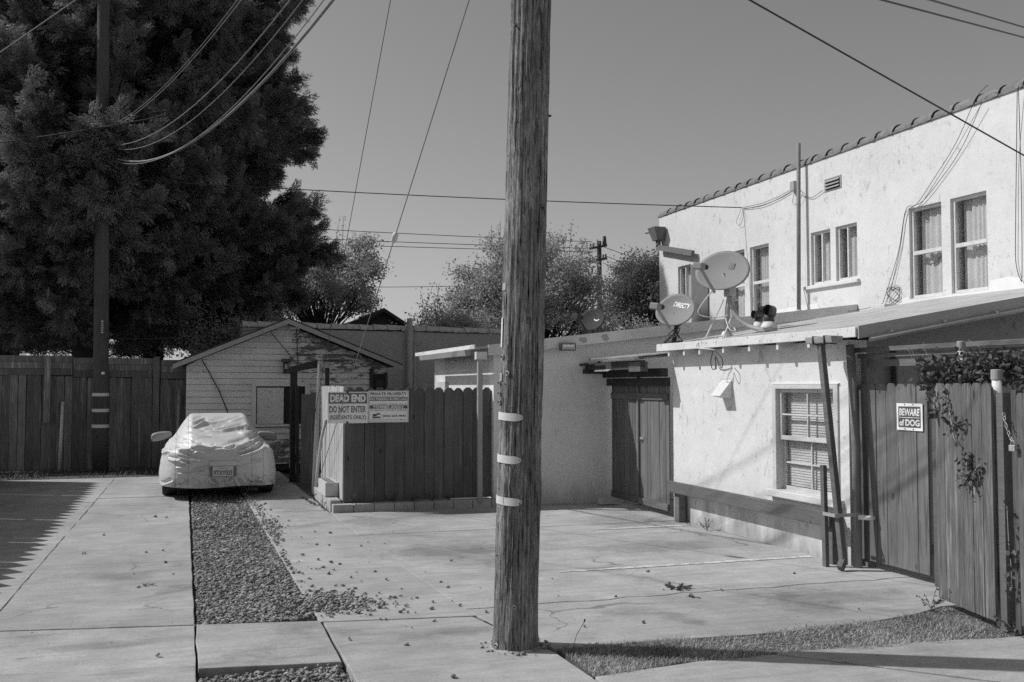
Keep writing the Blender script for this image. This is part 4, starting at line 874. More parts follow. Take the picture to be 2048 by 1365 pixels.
while z < az - .15:
    zt = z + bh
    def span(zz): 
        l = sx0 if zz < roofz(sx0)-.1 else ax - (az-.1-zz)/.42; r_ = sx1 if zz < roofz(sx1)-.1 else ax + (az-.1-zz)/.395; return l, r_
    l0, r0 = span(z); l1, r1 = span(min(zt, az-.11)); segs = [(l0, r0, l1, r1)]
    if zt > wz0 and z < wz1: segs = [(l0, wx0, l1, wx0), (wx1, r0, wx1, r1)]
    for a0, b0, a1, b1 in segs:
        y0, y1 = SHY-.008, SHY+.018; wob = rnd.uniform(-.002, .002)
        MB().add([(a0, y0+wob, z+.006), (b0, y0+wob, z+.006), (b1, y1, zt), (a1, y1, zt), (a0, y0+.034, z+.006), (b0, y0+.034, z+.006), (b1, y1+.012, zt), (a1, y1+.012, zt)],
                 [(0,1,2,3),(7,6,5,4),(0,4,5,1),(1,5,6,2),(2,6,7,3),(3,7,4,0)]).build('clapboard', MAT['clap'], sh)
    z = zt
ov = .28
for nm, xa, xb in (('left', sx0-.26, ax), ('right', ax, sx1+.27)):
    za, zb = roofz(xa), roofz(xb)
    MB().prism([(xa, SHY-ov, za), (xb, SHY-ov, zb), (xb, SHY-ov, zb+.045), (xa, SHY-ov, za+.045)], (0, 5.3, 0)).build('roof', MAT['roof_dark'], sh)
    MB().prism([(xa, SHY-ov-.022, za-.085), (xb, SHY-ov-.022, zb-.085), (xb, SHY-ov-.022, zb+.012), (xa, SHY-ov-.022, za+.012)], (0, .02, 0)).build('barge_board', MAT['barge'], sh)
w = MB().box((wx0-.09, SHY-.03, wz0-.05), (wx0, SHY+.02, wz1+.09)).box((wx1, SHY-.03, wz0-.05), (wx1+.09, SHY+.02, wz1+.09)).box((wx0, SHY-.03, wz1), (wx1, SHY+.02, wz1+.09)).box((wx0, SHY-.05, wz0-.05), (wx1, SHY+.02, wz0)).build('window', MAT['clap'], sh)
MB().box((wx0+.02, SHY-.005, wz0+.01), (wx0+.56, SHY+.01, wz1-.03)).build('board_panel', MAT['fascia_w'], w)
MB().box((wx0+.57, SHY+.022, wz0), (wx1, SHY+.026, wz1)).build('dark_opening', MAT['black'], w)
MB().box((wx1-.02, SHY-.01, wz0), (wx1, SHY+.015, wz1)).build('sash_edge', MAT['beam_dark'], w)
lm = MB().box((1.90, SHY-.14, 2.0), (2.0, SHY-.04, 2.24)).build('wall_lamp', MAT['beam_dark'], sh); MB().box((1.86, SHY-.22, 2.25), (2.06, SHY-.02, 2.31)).build('lamp_hood', MAT['metal_dark'], lm); MB().box((1.92, SHY-.15, 2.10), (1.98, SHY-.142, 2.2)).build('lamp_glass', MAT['paint_grey'], lm)
MB().box((2.02, SHY-.14, 2.93), (2.22, SHY-.08, 2.98)).build('eave_lamp', MAT['trim'], sh)
MB().box((3.72, SHY-.03, .1), (3.80, SHY+.02, 2.12)).box((4.05, SHY-.03, .1), (4.11, SHY+.02, 2.03)).build('door_jamb', MAT['beam_dark'], sh)
dd = MB().box((3.80, SHY-.015, .1), (4.05, SHY+.0, 2.0)).build('louvred_door', MAT['black'], sh)
for k in range(8): MB().box((3.86, SHY-.03, 1.60+k*.035), (4.02, SHY-.016, 1.62+k*.035)).build('slat', MAT['metal_dark'], dd)
MB().tube([(.28, SHY-.06, 2.28), (.62, SHY-.05, 1.65), (1.0, SHY-.06, .7)], .012, 5).build('bent_cable', MAT['wire'], sh)
MB().tube([(2.16, SHY-.09, 3.4), (2.16, SHY-.09, 2.9), (2.2, SHY-.05, 2.2)], .012, 5).build('conduit', MAT['metal_dark'], sh)
MB().tube([(1.65, SHY-.06, 2.85), (2.15, SHY-.06, 2.25)], .008, 5).build('drop_cable', MAT['wire'], sh)

# ---- long back wall with tile cap, standpipe, house beyond
bw = empty('boundary_wall', (5, 24.6, 0), 'shaded stucco boundary wall with clay tile coping behind the garage', 'wall')
p0 = Vector((1.2, 23.9, 0)); p1 = Vector((8.6, 25.3, 0)); dv = (p1-p0).normalized(); nn = Vector((-dv.y, dv.x, 0))
MB().prism([p0, p1, p1+nn*.25, p0+nn*.25], (0, 0, 3.10)).build('wall', MAT['stucco_back'], bw)
bt2 = barrel(.145, .11, .42); bt2.materials.clear(); bt2.materials.append(MAT['tile2'])
Lw = (p1-p0).length; k = 0; ang = math.atan2(dv.y, dv.x) - math.pi/2
while k*.36 < Lw-.2:
    c = p0 + dv*(k*.36) + nn*.1; copy_mesh_obj(bt2, 'tile', bw, (c.x, c.y, 3.125 + rnd.uniform(0, .015)), (rnd.uniform(.01, .04), 0, ang + rnd.uniform(-.03, .03))); k += 1
cp_ = p0 + dv*4.15 - nn*.12
MB().tube([(cp_.x, cp_.y, 0), (cp_.x, cp_.y, 3.44)], .075, 14).build('flue_pipe', MAT['pipe'], bw, smooth=True)
MB().tube([(cp_.x+.13, cp_.y, 0), (cp_.x+.13, cp_.y, 2.75), (cp_.x+.3, cp_.y, 2.85)], .03, 8).build('conduit', MAT['pipe'], bw)
ho = empty('distant_house', (5.4, 33, 0), 'dark gabled house roof showing above the tile-capped wall', 'house')
MB().box((3.6, 31.5, 0), (7.2, 37, 3.4)).build('wall', MAT['stucco_back'], ho)
for xa, xb in ((3.2, 5.9), (5.9, 7.6)):
    MB().prism([(xa, 31.2, 4.1-abs(xa-5.9)*.62), (xb, 31.2, 4.1-abs(xb-5.9)*.62), (xb, 31.2, 4.22-abs(xb-5.9)*.62), (xa, 31.2, 4.22-abs(xa-5.9)*.62)], (0, 6, 0)).build('roof', MAT['roof_dark'], ho)
MB().prism([(3.7, 31.5, 3.4), (7.1, 31.5, 3.4), (7.1, 31.5, 3.42), (5.9, 31.5, 4.1), (3.7, 31.5, 3.41)], (0, .1, 0)).build('gable', MAT['roof_dark'], ho)

# ================================================================== BACK FENCE AND SIDE FENCE
bf = empty('back_fence', (-2, 22.4, 0), 'dark weathered board fence with horizontal top boards under the conifer', 'fence')
for a, b, zt in ((-6.2, -2.25, 1.97), (-2.25, -.55, 1.93), (-.55, .06, 1.90)):
    picket_row(bf, (a, 22.4, 0), (b, 22.4, 0), .14, zt-.02, MAT['fence_old'], t=.02, gap=.006, ear=.02, dz=.03, z0=.02, tilt=.004)
    for k, zz in enumerate((2.035, 2.17, 2.305)):
        MB().box((a+.01, 22.37, zt-1.97+zz-.0645), (b-.01, 22.395, zt-1.97+zz+.0645)).build('top_board', MAT['fence_old'], bf)
MB().box((-6.2, 22.4125, .02), (.06, 22.417, 2.28)).build('light_stop', MAT['beam_dark'], bf)  # added dark sheet, stops sky light showing between the boards
for x in (-4.6, -2.72, -.62, .04): MB().box((x-.06, 22.27, 1.0 if x < 0 else 0), (x+.06, 22.365, 2.36)).build('post', MAT['fence_old'], bf)
sf = empty('side_fence', (-3.55, 12, 0), 'dog-eared side fence outside the left picture edge casting the toothed shadow', 'fence')
picket_row(sf, (-3.55, 4, 0), (-3.55, 20.6, 0), .33, 2.16, MAT['fence_old'], t=.02, gap=.004, ear=.17, dz=.03, z0=.02)
for z in (1.7, .5): MB().box((-3.60, 4, z-.045), (-3.562, 20.6, z+.045)).build('rail', MAT['fence_old'], sf)
for x, z1, lab in ((-2.42, 1.42, 'thin pale pole leaning on the back fence left of the utility pole'), (-.16, 1.7, 'thin grey pole leaning on the back fence behind the car')):
    tag(MB().tube([(x-.03, 22.2, 0), (x, 22.3, z1)], .035, 8).build('leaning_pole', MAT['trim_old'] if x < -1 else MAT['paint_grey'], None, smooth=True), lab, 'pole', 'poles leaning on the back fence')
# dark dirt strip and weeds at the foot of the fence
MB().prism([(-6.2, 20.47, -.08), (.05, 20.47, -.08), (.05, 22.4, -.08), (-6.2, 22.4, -.08)], (0, 0, .07)).build('dirt_strip', MAT['soil'], None, kind='structure')
m = 3500; x = rng.uniform(-5, 0, m); y = rng.uniform(20.6, 22.3, m); k = rng.uniform(.3, .6, m) < fbm(np.stack([x*1.3, y*1.3, 0*x], -1), 3); x, y = x[k], y[k]
blades(np.stack([x, y, np.full(len(x), -.01)], 1), np.full(len(x), .09), 1.2, .008, 'weedy_grass', MAT['weed'], 'low weeds along the foot of the back fence')
# ================================================================== COVERED CAR
CX, CY0 = .50, 16.0
car = empty('covered_car', (CX, CY0, 0), 'low sports car under a silver cloth cover beside the garage', 'car')
yk = np.array([0, .10, .35, .7, 1.1, 1.6, 2.05, 2.5, 3.0, 3.3, 3.8, 4.3]); zk = np.array([.76, .80, .865, .99, 1.13, 1.245, 1.275, 1.25, 1.06, .92, .84, .66])
zs = np.array([.70, .72, .76, .79, .80, .80, .80, .80, .80, .80, .77, .62])
def smin(v): return v*v*(3-2*v)
def implicit(p):
    x, y, z = np.abs(p[..., 0]), p[..., 1], p[..., 2]
    zc = np.interp(y, yk, zk); sh_ = np.interp(y, yk, zs)
    t = smin(np.clip((x-.40)/.42, 0, 1)); top = sh_ + (zc-sh_)*(1-t) - .10*np.clip((x-.72)/.2, 0, 1)**2
    wx = np.interp(z, [.1, .35, .55, .72, .9], [.915, .92, .895, .85, .80]) - .05*np.clip((y-2.2)/2, 0, 1)
    yy = np.abs(y-2.15)/2.15; plan = ((x/wx)**4.2 + yy**5.5)**(1/4.6) - 1
    # rear face leans in towards the deck
    rear = (-(y) + np.interp(z, [.15, .4, .6, .8], [.10, .02, .03, .12]))
    a = z-top; b = plan*.8; k = .05
    h = np.clip(.5 + .5*(a-b)/k, 0, 1); s = b*(1-h) + a*h + k*h*(1-h)
    h = np.clip(.5 + .5*(s-rear)/k, 0, 1); return rear*(1-h) + s*h + k*h*(1-h)
O0 = np.array([0, 1.05, .42])
az_r = np.concatenate([np.linspace(-135, -52, 60, endpoint=False), np.linspace(-52, 52, 270), np.linspace(52, 225, 100)[1:]])*math.pi/180
el_r = np.concatenate([np.linspace(-14, 30, 130, endpoint=False), np.linspace(30, 89.5, 60)])*math.pi/180
AZ, EL = np.meshgrid(az_r, el_r); D = np.stack([np.sin(AZ)*np.cos(EL), -np.cos(AZ)*np.cos(EL), np.sin(EL)], -1)
lo = np.zeros(AZ.shape); hi = np.full(AZ.shape, 5.)
for _ in range(42):
    mid = (lo+hi)/2; ins = implicit(O0 + D*mid[..., None]) < 0; lo = np.where(ins, mid, lo); hi = np.where(ins, hi, mid)
P = O0 + D*lo[..., None]
du = np.gradient(P, axis=1); dv_ = np.gradient(P, axis=0); N = nrm(np.cross(du, dv_)); N = np.where((N*D).sum(-1, keepdims=True) < 0, -N, N)
def zp(px, py): return ((px-700)/634., (1188-py)/634.)
creases = [((390,520),(600,455),14),((430,485),(790,440),10),((560,546),(850,532),9),((700,548),(985,488),13),((800,455),(960,420),8),((395,465),(560,420),9),((880,556),(1085,575),13),((900,535),(1060,548),9),
 ((230,622),(480,648),12),((330,610),(600,692),15),((290,690),(420,692),9),((215,790),(330,800),12),((310,798),(430,852),11),((420,700),(600,740),9),((390,560),(620,600),8),((290,730),(560,800),11),((300,770),(590,815),9),
 ((720,690),(1110,598),15),((830,695),(1095,612),12),((850,735),(1120,640),15),((830,785),(1145,676),17),((850,805),(1155,690),12),((780,660),(1010,600),9),((640,706),(830,702),10),((880,770),(1080,715),9),((990,815),(1110,812),9),
 ((285,870),(420,850),8),((440,885),(600,870),10),((870,860),(1000,850),7),((470,905),(590,935),8),((300,930),(600,905),6),((140,760),(240,700),12),((1150,680),(1240,760),10),
 ((150,1060),(270,1000),16),((290,1050),(420,1010),9),((1000,1000),(1230,1010),8),((1170,980),(1225,1060),12)]
r5 = random.Random(5)
for k in range(22): x = r5.uniform(300, 1180); y = r5.uniform(960, 1005); creases.append(((x, y), (x + r5.uniform(-70, 70), y + r5.uniform(45, 85)), r5.uniform(5, 11)))
for k in range(12): x = r5.uniform(330, 980); y = r5.uniform(400, 800); L_ = r5.uniform(60, 190); a_ = (-.16 if x > 620 else .12) + r5.gauss(0, .12); creases.append(((x, y), (x+L_, y + a_*L_), r5.uniform(3, 7)))
X, Y, Z = P[..., 0], P[..., 1], P[..., 2]; disp = np.zeros(X.shape); rearm = np.clip((2.0-Y)/.5, 0, 1)
wob = (fbm(np.stack([X*6, Z*6, Y*2], -1), 3)-.5)*.03
for (a, b, am) in creases:
    ax_, az_ = zp(*a); bx_, bz_ = zp(*b); L_ = math.hypot(bx_-ax_, bz_-az_); ux, uz = (bx_-ax_)/L_, (bz_-az_)/L_
    t = ((X-ax_)*ux + (Z-az_)*uz)/L_; d = -(X-ax_)*uz + (Z-az_)*ux + wob + .012*np.sin(t*3.1)
    ta = np.clip(1 - (np.abs(t-.5)*2)**3, 0, 1)*(np.abs(t-.5) < .5); w_ = .012 + .0006*am
    disp += rearm*ta*am*.0031*(np.exp(-(d/w_)**2) - .75*np.exp(-((d-1.7*w_)/(w_*1.2))**2))
disp += (fbm(np.stack([X*5, Y*3, Z*9], -1), 2)-.5)*.008 + (np.abs(fbm(np.stack([X*2.0+20, Y*2.5, Z*5], -1), 2)-.5))*.016
disp += .012*np.sin(X*24 + 4*Z)*np.clip((.42-Z)/.15, 0, 1)*fbm(np.stack([X*5, Y, Z], -1), 2)
P = P + N*disp[..., None]
# hem: cut the cloth along a wavy line
hem = .185 + .012*np.sin(P[..., 0]*5) + .02*np.abs(P[..., 0])
P[..., 2] = np.maximum(P[..., 2], hem - .004)
na, ne = AZ.shape[1], AZ.shape[0]; idx = np.arange(na*ne).reshape(ne, na)
F = np.stack([idx[:-1], np.roll(idx, -1, 1)[:-1], np.roll(idx, -1, 1)[1:], idx[1:]], -1).reshape(-1, 4)
PV = P.reshape(-1, 3); zf = PV[F][..., 2].max(1); hz_ = (.185 + .012*np.sin(PV[F][..., 0].mean(1)*5) + .02*np.abs(PV[F][..., 0].mean(1))); F = F[zf > hz_]
def cover_mat():
    t = NT('silver_cover'); v = t.obj; x, y, z = t.xyz(v)
    n = t.noise(v, 5, 6, .65, .5); n2 = t.noise(v, 22, 5, .7); n3 = t.noise(v, 160, 2)
    col = t.math('MULTIPLY', t.lin(n, .3, .7, .9, 1.07), t.lin(n2, .3, .7, .93, 1.06))
    dirt = t.math('MULTIPLY', t.step(t.math('ADD', z, t.math('MULTIPLY', n2, .3)), .52, .38), t.step(t.noise(v, 4, 6, .7), .45, .6)); col = t.math('MULTIPLY', col, t.lin(dirt, 0, 1, 1, .62))
    dust = t.step(t.noise(v, 55, 4, .7), .62, .7); col = t.math('MULTIPLY', col, t.lin(dust, 0, 1, 1, .86))
    ax2 = t.math('ABSOLUTE', x)
    for s in (.47, .655): col = t.math('MULTIPLY', col, t.step(t.math('ABSOLUTE', t.math('SUBTRACT', ax2, s)), .002, .006, .55, 1))
    return t.done(t.math('MULTIPLY', col, .60), .50, t.math('ADD', n2, t.math('MULTIPLY', n3, .15)), .12, .008, .4, .05)
MAT['cover'] = cover_mat()
fast_mesh('car_cover', PV + np.array([CX, CY0, 0]), F, MAT['cover'], car, True)
for sx in (-1, 1):
    # mirror pockets: the cover's cloth, its shading put in as a darker grey
    mb = MB(); n = 14; m_ = 10; c = Vector((CX + sx*(.92 if sx < 0 else .89), CY0+2.6, .87 if sx < 0 else .85)); vs = []
    for i in range(n):
        th = math.pi*i/(n-1)
        for j in range(m_):
            t = 2*math.pi*j/m_; rr = max(0.0, math.sin(th))**.45; xx = -math.cos(th); vs.append((c.x + sx*xx*.17, c.y + .05*rr*math.cos(t), c.z + .08*rr*math.sin(t)*(1 + .18*xx) - .03*xx))
    mb.add(vs, [(i*m_+j, i*m_+(j+1) % m_, (i+1)*m_+(j+1) % m_, (i+1)*m_+j) for i in range(n-1) for j in range(m_)]); mb.build('mirror_pocket', MAT['paint_grey'], car, smooth=True)
    for yy in (.95, 3.45):
        xo = CX + sx*.745; prof = [(-.11, .20), (-.11, .29), (-.085, .315), (.085, .315), (.11, .29), (.11, .20)]; n = 28; vs = []
        for (dx, r_) in prof: vs += [(xo + dx*sx, CY0 + yy + r_*math.cos(2*math.pi*k/n), .315 + r_*math.sin(2*math.pi*k/n)) for k in range(n)]
        fs = [(i*n+k, i*n+(k+1) % n, (i+1)*n+(k+1) % n, (i+1)*n+k) for i in range(len(prof)-1) for k in range(n)]
        wh = MB().add(vs, fs).build('wheel', MAT['rubber'], car, smooth=True)
        MB().tube([(xo-.09, CY0+yy, .315), (xo+.09, CY0+yy, .315)], .2, 20).build('rim', MAT['galv'], wh)
MB().box((CX-.72, CY0+.35, .14), (CX+.72, CY0+4.0, .30)).build('underbody', MAT['black'], car)
# plate in its clear pocket: find the cloth surface there
def surf_y(x, z):
    a, b = 0., 1.5
    for _ in range(30):
        m2 = (a+b)/2
        if implicit(np.array([x, m2, z])) < 0: b = m2
        else: a = m2
    return b
py = CY0 + min(surf_y(0, .36), surf_y(.1, .5), surf_y(-.1, .40)) - .022
pl = rect_on('plate_pocket', (CX-.155, py, .355), UX, UZ, .395, .235, .003, MAT['panel_grey'], car)
rect_on('pocket_flap', (CX-.155, py-.004, .52), UX, UZ, .395, .07, .002, MAT['cover'], pl)
rect_on('licence_plate', (CX-.11, py-.004, .362), UX, UZ, .305, .15, .0015, MAT['plate'], pl)
lettering('9TXY033', (CX-.095, py-.0062, .375), UX, UZ, .275, .075, MAT['sign_ink'], pl, .03)
lettering('California', (CX-.025, py-.0062, .472), UX, UZ, .13, .022, MAT['sign_grey'], pl)

# ================================================================== FOREGROUND UTILITY POLE
PB = Vector((2.115, 6.43, 0)); PT = Vector((2.405, 6.35, 11.6)); 
fpole = empty('utility_pole', PB, 'thick weathered wooden utility pole in the centre foreground with metal bands', 'utility pole')
def paxis(z): return PB.lerp(PT, z/11.6)
def prad(z): return .1465 - .0022*z
na, nz = 168, 420; zz = np.concatenate([np.linspace(-.05, 5.0, nz), np.linspace(5.1, 11.6, 30)]); th = np.linspace(0, 2*math.pi, na, endpoint=False)
TH, ZZ = np.meshgrid(th, zz); cx_, sx_ = np.cos(TH), np.sin(TH)
base = np.stack([cx_*7.5, sx_*7.5, ZZ*.9], -1); g1 = fbm(base, 3); fine = np.stack([cx_*24, sx_*24, ZZ*1.1], -1); g2 = fbm(fine, 3)
crk = np.clip((fbm(np.stack([cx_*16+5, sx_*16, ZZ*.55], -1), 3) - .60)/.07, 0, 1)
RR = .1465 - .0022*ZZ + (g1-.5)*.012 + (g2-.5)*.014 - crk*.013 + (fbm(np.stack([cx_*30, sx_*30, ZZ*5], -1), 2)-.5)*.010
for kz, kt, s in ((3.75, 3.9, .03), (2.85, 4.25, .028), (1.35, 5.05, .035), (.95, 4.4, .02), (3.1, 4.9, .03), (2.2, 4.6, .02)):
    dth = np.angle(np.exp(1j*(TH-kt)))*.145; q2 = (dth**2 + ((ZZ-kz)*.7)**2)/s**2; RR += .012*np.exp(-q2) - .016*np.exp(-q2*5)
RR += .012*np.exp(-np.clip(ZZ, 0, 9)/.09)
AXs = np.array([PB + (PT-PB)*(z/11.6) for z in zz]); V = np.stack([AXs[:, None, 0] + RR*cx_, AXs[:, None, 1] + RR*sx_, ZZ], -1)
idx = np.arange(na*len(zz)).reshape(len(zz), na); F = np.stack([idx[:-1], np.roll(idx, -1, 1)[:-1], np.roll(idx, -1, 1)[1:], idx[1:]], -1).reshape(-1, 4)
fast_mesh('shaft', V.reshape(-1, 3), F, MAT['pole'], fpole, True)
# direction of the camera side and its left-hand side, in pole angles
FRONT = math.atan2(-6.43, -2.115)          # towards the alley viewpoint
def on_pole(z, a, off=0.0): 
    c = paxis(z); r_ = prad(z) + off; return Vector((c.x + r_*math.cos(FRONT + a), c.y + r_*math.sin(FRONT + a), z))
def band(z, h, a0, a1, rise, name='band', mat='white', off=.0075, rounded=True):
    n = 22; vs = []; 
    for i in range(n+1):
        a = a0 + (a1-a0)*i/n; e = 1.0
        if rounded and i > n-4: e = [.97, .86, .66, .3][i-(n-3)]
        for s in (-1, 1): 
            for o_ in (off, off-.002): vs.append(on_pole(z + rise*math.cos(i/n*math.pi) + s*h/2*e, a, o_))
    fs = []
    for i in range(n):
        b = i*4; fs += [(b, b+4, b+6, b+2), (b+1, b+3, b+7, b+5), (b+2, b+6, b+7, b+3), (b, b+1, b+5, b+4)]
    fs += [(0, 2, 3, 1), (n*4, n*4+1, n*4+3, n*4+2)]
    return MB().add(vs, fs).build(name, MAT[mat], fpole)
# negative angle = left as seen from the alley
SG = -1
for z, a1 in ((1.545, .10), (1.262, .06), (.985, .14)):
    b = band(z, .052, -1.9, a1, .006, mat='trim'); MB().tube([on_pole(z-.004, a1-.06, .010), on_pole(z-.004, a1-.06, .016)], .004, 6).build('nail', MAT['metal_dark'], b)
band(2.42, .05, -1.45, -1.0, 0, 'tag', 'galv', rounded=False); band(2.11, .20, -1.42, -1.18, 0, 'tag_strip', 'trim', rounded=False); band(1.81, .055, -1.5, -1.1, 0, 'tag', 'galv', rounded=False)
for z, a in ((1.945, -1.1), (1.835, -.70), (1.77, -1.35), (1.70, -1.32), (1.64, -1.3), (.295, -.06), (.035, -.9)):
    p = on_pole(z, a, .004); q = on_pole(z, a, .012); wsh = MB().tube([p, q], .018 if z > .3 else .014, 10).build('washer', MAT['plastic'] if z < .1 else MAT['galv'], fpole); MB().tube([q, on_pole(z, a, .02)], .007, 8).build('bolt_head', MAT['metal_dark'], wsh)
for z, a in [(rnd.uniform(.6, 4.3), rnd.uniform(-1.3, 1.3)) for _ in range(22)]: MB().tube([on_pole(z, a, -.004), on_pole(z, a, .010)], .0035, 5).build('nail', MAT['metal_dark'], fpole)
for z, a in ((3.9, .55), (3.3, -.3), (2.95, .9), (4.2, -.8), (3.6, 1.45)): MB().tube([on_pole(z, a, 0), on_pole(z, a, .02)], .008, 6).build('nail', MAT['metal_dark'], fpole)
# broken concrete collar at the foot
mb = MB(); n = 40; vs = []
for i in range(n):
    a = 2*math.pi*i/n; k = .03*math.sin(a*3+1)*.5 + rnd.uniform(-.006, .006)
    for r_, z in ((.13, .016), (.160+k*.5, .006), (.166+k*.5, -.004)): vs.append((PB.x + r_*math.cos(a), PB.y + r_*math.sin(a), z + .003))
mb.add(vs, [(i*3+j, ((i+1) % n)*3+j, ((i+1) % n)*3+j+1, i*3+j+1) for i in range(n) for j in (0, 1)]); mb.build('collar', MAT['concrete'], fpole, smooth=True)
# crossarm high above the view
MB().beam((1.2, 6.2, 10.9), (3.6, 6.5, 10.9), .1, .12).build('crossarm', MAT['pole_far'], fpole)

# ================================================================== UTILITY POLE BY THE BACK FENCE
lp = empty('utility_pole', (-1.66, 21.95, 0), 'dark utility pole with three white bands in front of the back fence', 'utility pole')
LPT = Vector((-1.80, 22.0, 13.0)); LPB = Vector((-1.66, 21.95, 0))
MB().tube([LPB.lerp(LPT, k/13) for k in range(14)], [.16 - .0045*k for k in range(14)], 20).build('shaft', MAT['pole_far'], lp, smooth=True)
for z in (1.57, 1.25, .93):
    c = LPB.lerp(LPT, z/13); n = 16; vs = []
    for i in range(n+1):
        a = math.pi*1.02 + (math.pi*.9)*i/n
        for s in (-.033, .033): vs.append((c.x + .168*math.cos(a), c.y + .168*math.sin(a), z+s))
    MB().add(vs, [(2*i, 2*i+2, 2*i+3, 2*i+1) for i in range(n)]).build('band', MAT['trim'], lp)
MB().box((-1.68, 21.765, 2.82), (-1.64, 21.775, 3.07)).build('number_tag', MAT['trim'], lp)
for k in range(5): MB().box((-1.675, 21.7635, 2.84+k*.044), (-1.645, 21.7645, 2.87+k*.044)).build('digit', MAT['metal_dark'], lp)
MB().box((-1.97, 21.72, 5.22), (-1.79, 21.86, 5.66)).build('cable_guard', MAT['fence_old'], lp)
MB().box((-1.66, 21.77, 1.98), (-1.60, 21.78, 2.03)).build('small_tag', MAT['white'], lp)
# distant pole
dp = empty('utility_pole', (23.65, 55.4, 0), 'far utility pole with crossarms between the broadleaf trees', 'utility pole')
MB().tube([(23.65, 55.4, 0), (23.6, 55.4, 10.5)], [.19, .14], 10).build('shaft', MAT['pole_far'], dp)
for z, a in ((10.1, 0), (9.3, .1)):
    MB().beam((22.5, 54.2+a, z-.25), (24.6, 56.6, z+.35), .12, .14).build('crossarm', MAT['pole_far'], dp)
    for t in (.04, .2, .8, .96): p = Vector((22.5, 54.2+a, z-.25)).lerp(Vector((24.6, 56.6, z+.35)), t); MB().tube([p, p+Vector((0, 0, .28))], [.07, .05], 8).build('insulator', MAT['metal_dark'], dp)
MB().tube([(24.3, 56.2, 10.4), (24.3, 56.2, 10.95)], [.16, .1], 8).build('cutout', MAT['metal_dark'], dp)

# ================================================================== OVERHEAD WIRES
def span(a, b, sag, r, label, mat='wire', n=24, cat='wire', grp='overhead wires', name='overhead_wire'):
    a = Vector(a); b = Vector(b); pts = []
    for i in range(n+1):
        t = i/n; p = a.lerp(b, t); p.z -= sag*4*t*(1-t); pts.append(p)
    return tag(MB().tube(pts, r, 5).build(name, MAT[mat], None, smooth=True), label, cat, grp)
pa = lambda z: paxis(z)
span((-1.62, 21.78, 7.05), pa(7.75) + Vector((-.1, 0, 0)), .75, .006, 'upper pale cable of the bundle crossing the conifer', 'wire_pale')
span((-1.60, 21.78, 7.00), pa(7.6) + Vector((-.1, 0, 0)), .70, .007, 'thin cable twisted just below the upper pale cable', 'wire_pale')
span((-1.60, 21.78, 6.68), pa(7.35) + Vector((.1, 0, 0)), 1.05, .009, 'thick pale cable in the middle of the bundle crossing the conifer', 'wire_pale')
span((-1.55, 21.78, 6.62), pa(7.25) + Vector((.1, 0, 0)), 1.15, .007, 'thin grey cable hugging the thick middle cable', 'wire_pale')
span((-1.55, 21.78, 6.45), pa(6.75) + Vector((.1, 0, 0)), 1.2, .018, 'lowest sagging cable of the bundle with splice boxes', 'wire_pale')
span((-1.62, 21.78, 6.40), pa(7.05) + Vector((.12, 0, 0)), 1.3, .007, 'thin wire just above the lowest sagging cable', 'wire_pale')
for p, lab in (((-.75, 19.2, 6.15), 'splice box on the middle cable in front of the conifer'), ((-.2, 16.4, 6.05), 'splice box on the lowest cable near the conifer edge')): pass
cable([(-1.6, 21.75, 6.68), (-1.45, 21.6, 6.2), (-1.2, 21.6, 6.3), (-.9, 21.2, 6.55), (-.6, 20.6, 6.75)], .012, 'slack_cable', MAT['wire_pale'], lp)
cable([(-1.6, 21.75, 6.68), (-1.3, 21.6, 6.62), (-.95, 21.4, 6.60), (-.6, 20.8, 6.75)], .010, 'slack_cable', MAT['wire_pale'], lp)
span((-.45, 19.9, 6.9), (-8, 22.5, 6.0), .15, .012, 'grey cable running left out of the bundle through the conifer')
span((-2.77, 13.53, 5.42), (2.2, 4.63, 5.84), .0, .006, 'pale wire cutting the upper left corner', 'wire_pale')
span((1.95, 16.2, 0), pa(5.95), 0, .0055, 'lower guy wire from the fence corner to the foreground pole', 'wire_pale', name='guy_wire', grp='guy wires')
g_ = MB(); ga = Vector((1.95, 16.2, 0)); gb = pa(5.95); c0 = ga.lerp(gb, .565); dd_ = (gb-ga).normalized()
g_.tube([c0 - dd_*.09, c0 - dd_*.05, c0 + dd_*.05, c0 + dd_*.09], [.01, .035, .035, .01], 8); tag(g_.build('strain_insulator', MAT['trim'], None, smooth=True), 'egg-shaped strain insulator on the lower guy wire against the sky', 'insulator')
span((1.92, 17.7, 0), pa(11.0), 0, .0045, 'steeper guy wire ending at the garden arch', 'wire', name='guy_wire', grp='guy wires')
span((-1.66, 21.9, 6.02), (HX-.03, 17.33, 5.30), .06, .010, 'nearly level cable from the back pole to the white building')
span(pa(5.28), (HX-.03, 8.2, 3.35), 0, .008, 'dark service drop crossing the white building diagonally')
span((1.1, 4.26, 4.0), (14.16, 11.7, 6.78), .0, .009, 'thick upper right cable sagging past the roof corner', 'wire')
span((1.92, 3.99, 3.86), (13.61, 11.88, 7.07), .0, .009, 'thinner cable above the thick upper right cable', 'wire')
for z0, z1, lab in ((10.35, 11.6, 'topmost far power line behind the trees'), (9.95, 10.9, 'middle far power line behind the trees'), (9.75, 10.5, 'lowest far power line behind the trees')): span((22.9, 54.8, z0), (-6, 62, z1), .1, .02, lab, grp='far power lines')
span((16, 40, 6.2), (-4, 44, 6.0), .2, .012, 'thin far cable low above the tile-capped wall', grp='far power lines')
for dz_, w_ in ((0, 'upper'), (.5, 'middle'), (1.0, 'lower')): span((24.2, 56.2, 10.3-dz_), (36, 50, 5.5-dz_*2), .1, .018, w_ + ' far cable dropping right from the distant pole', grp='far pole drops')
span((-1.7, 21.9, 2.72), (1.7, SHY-.3, 2.98), .1, .008, 'thin cable from the back pole to the garage gable')

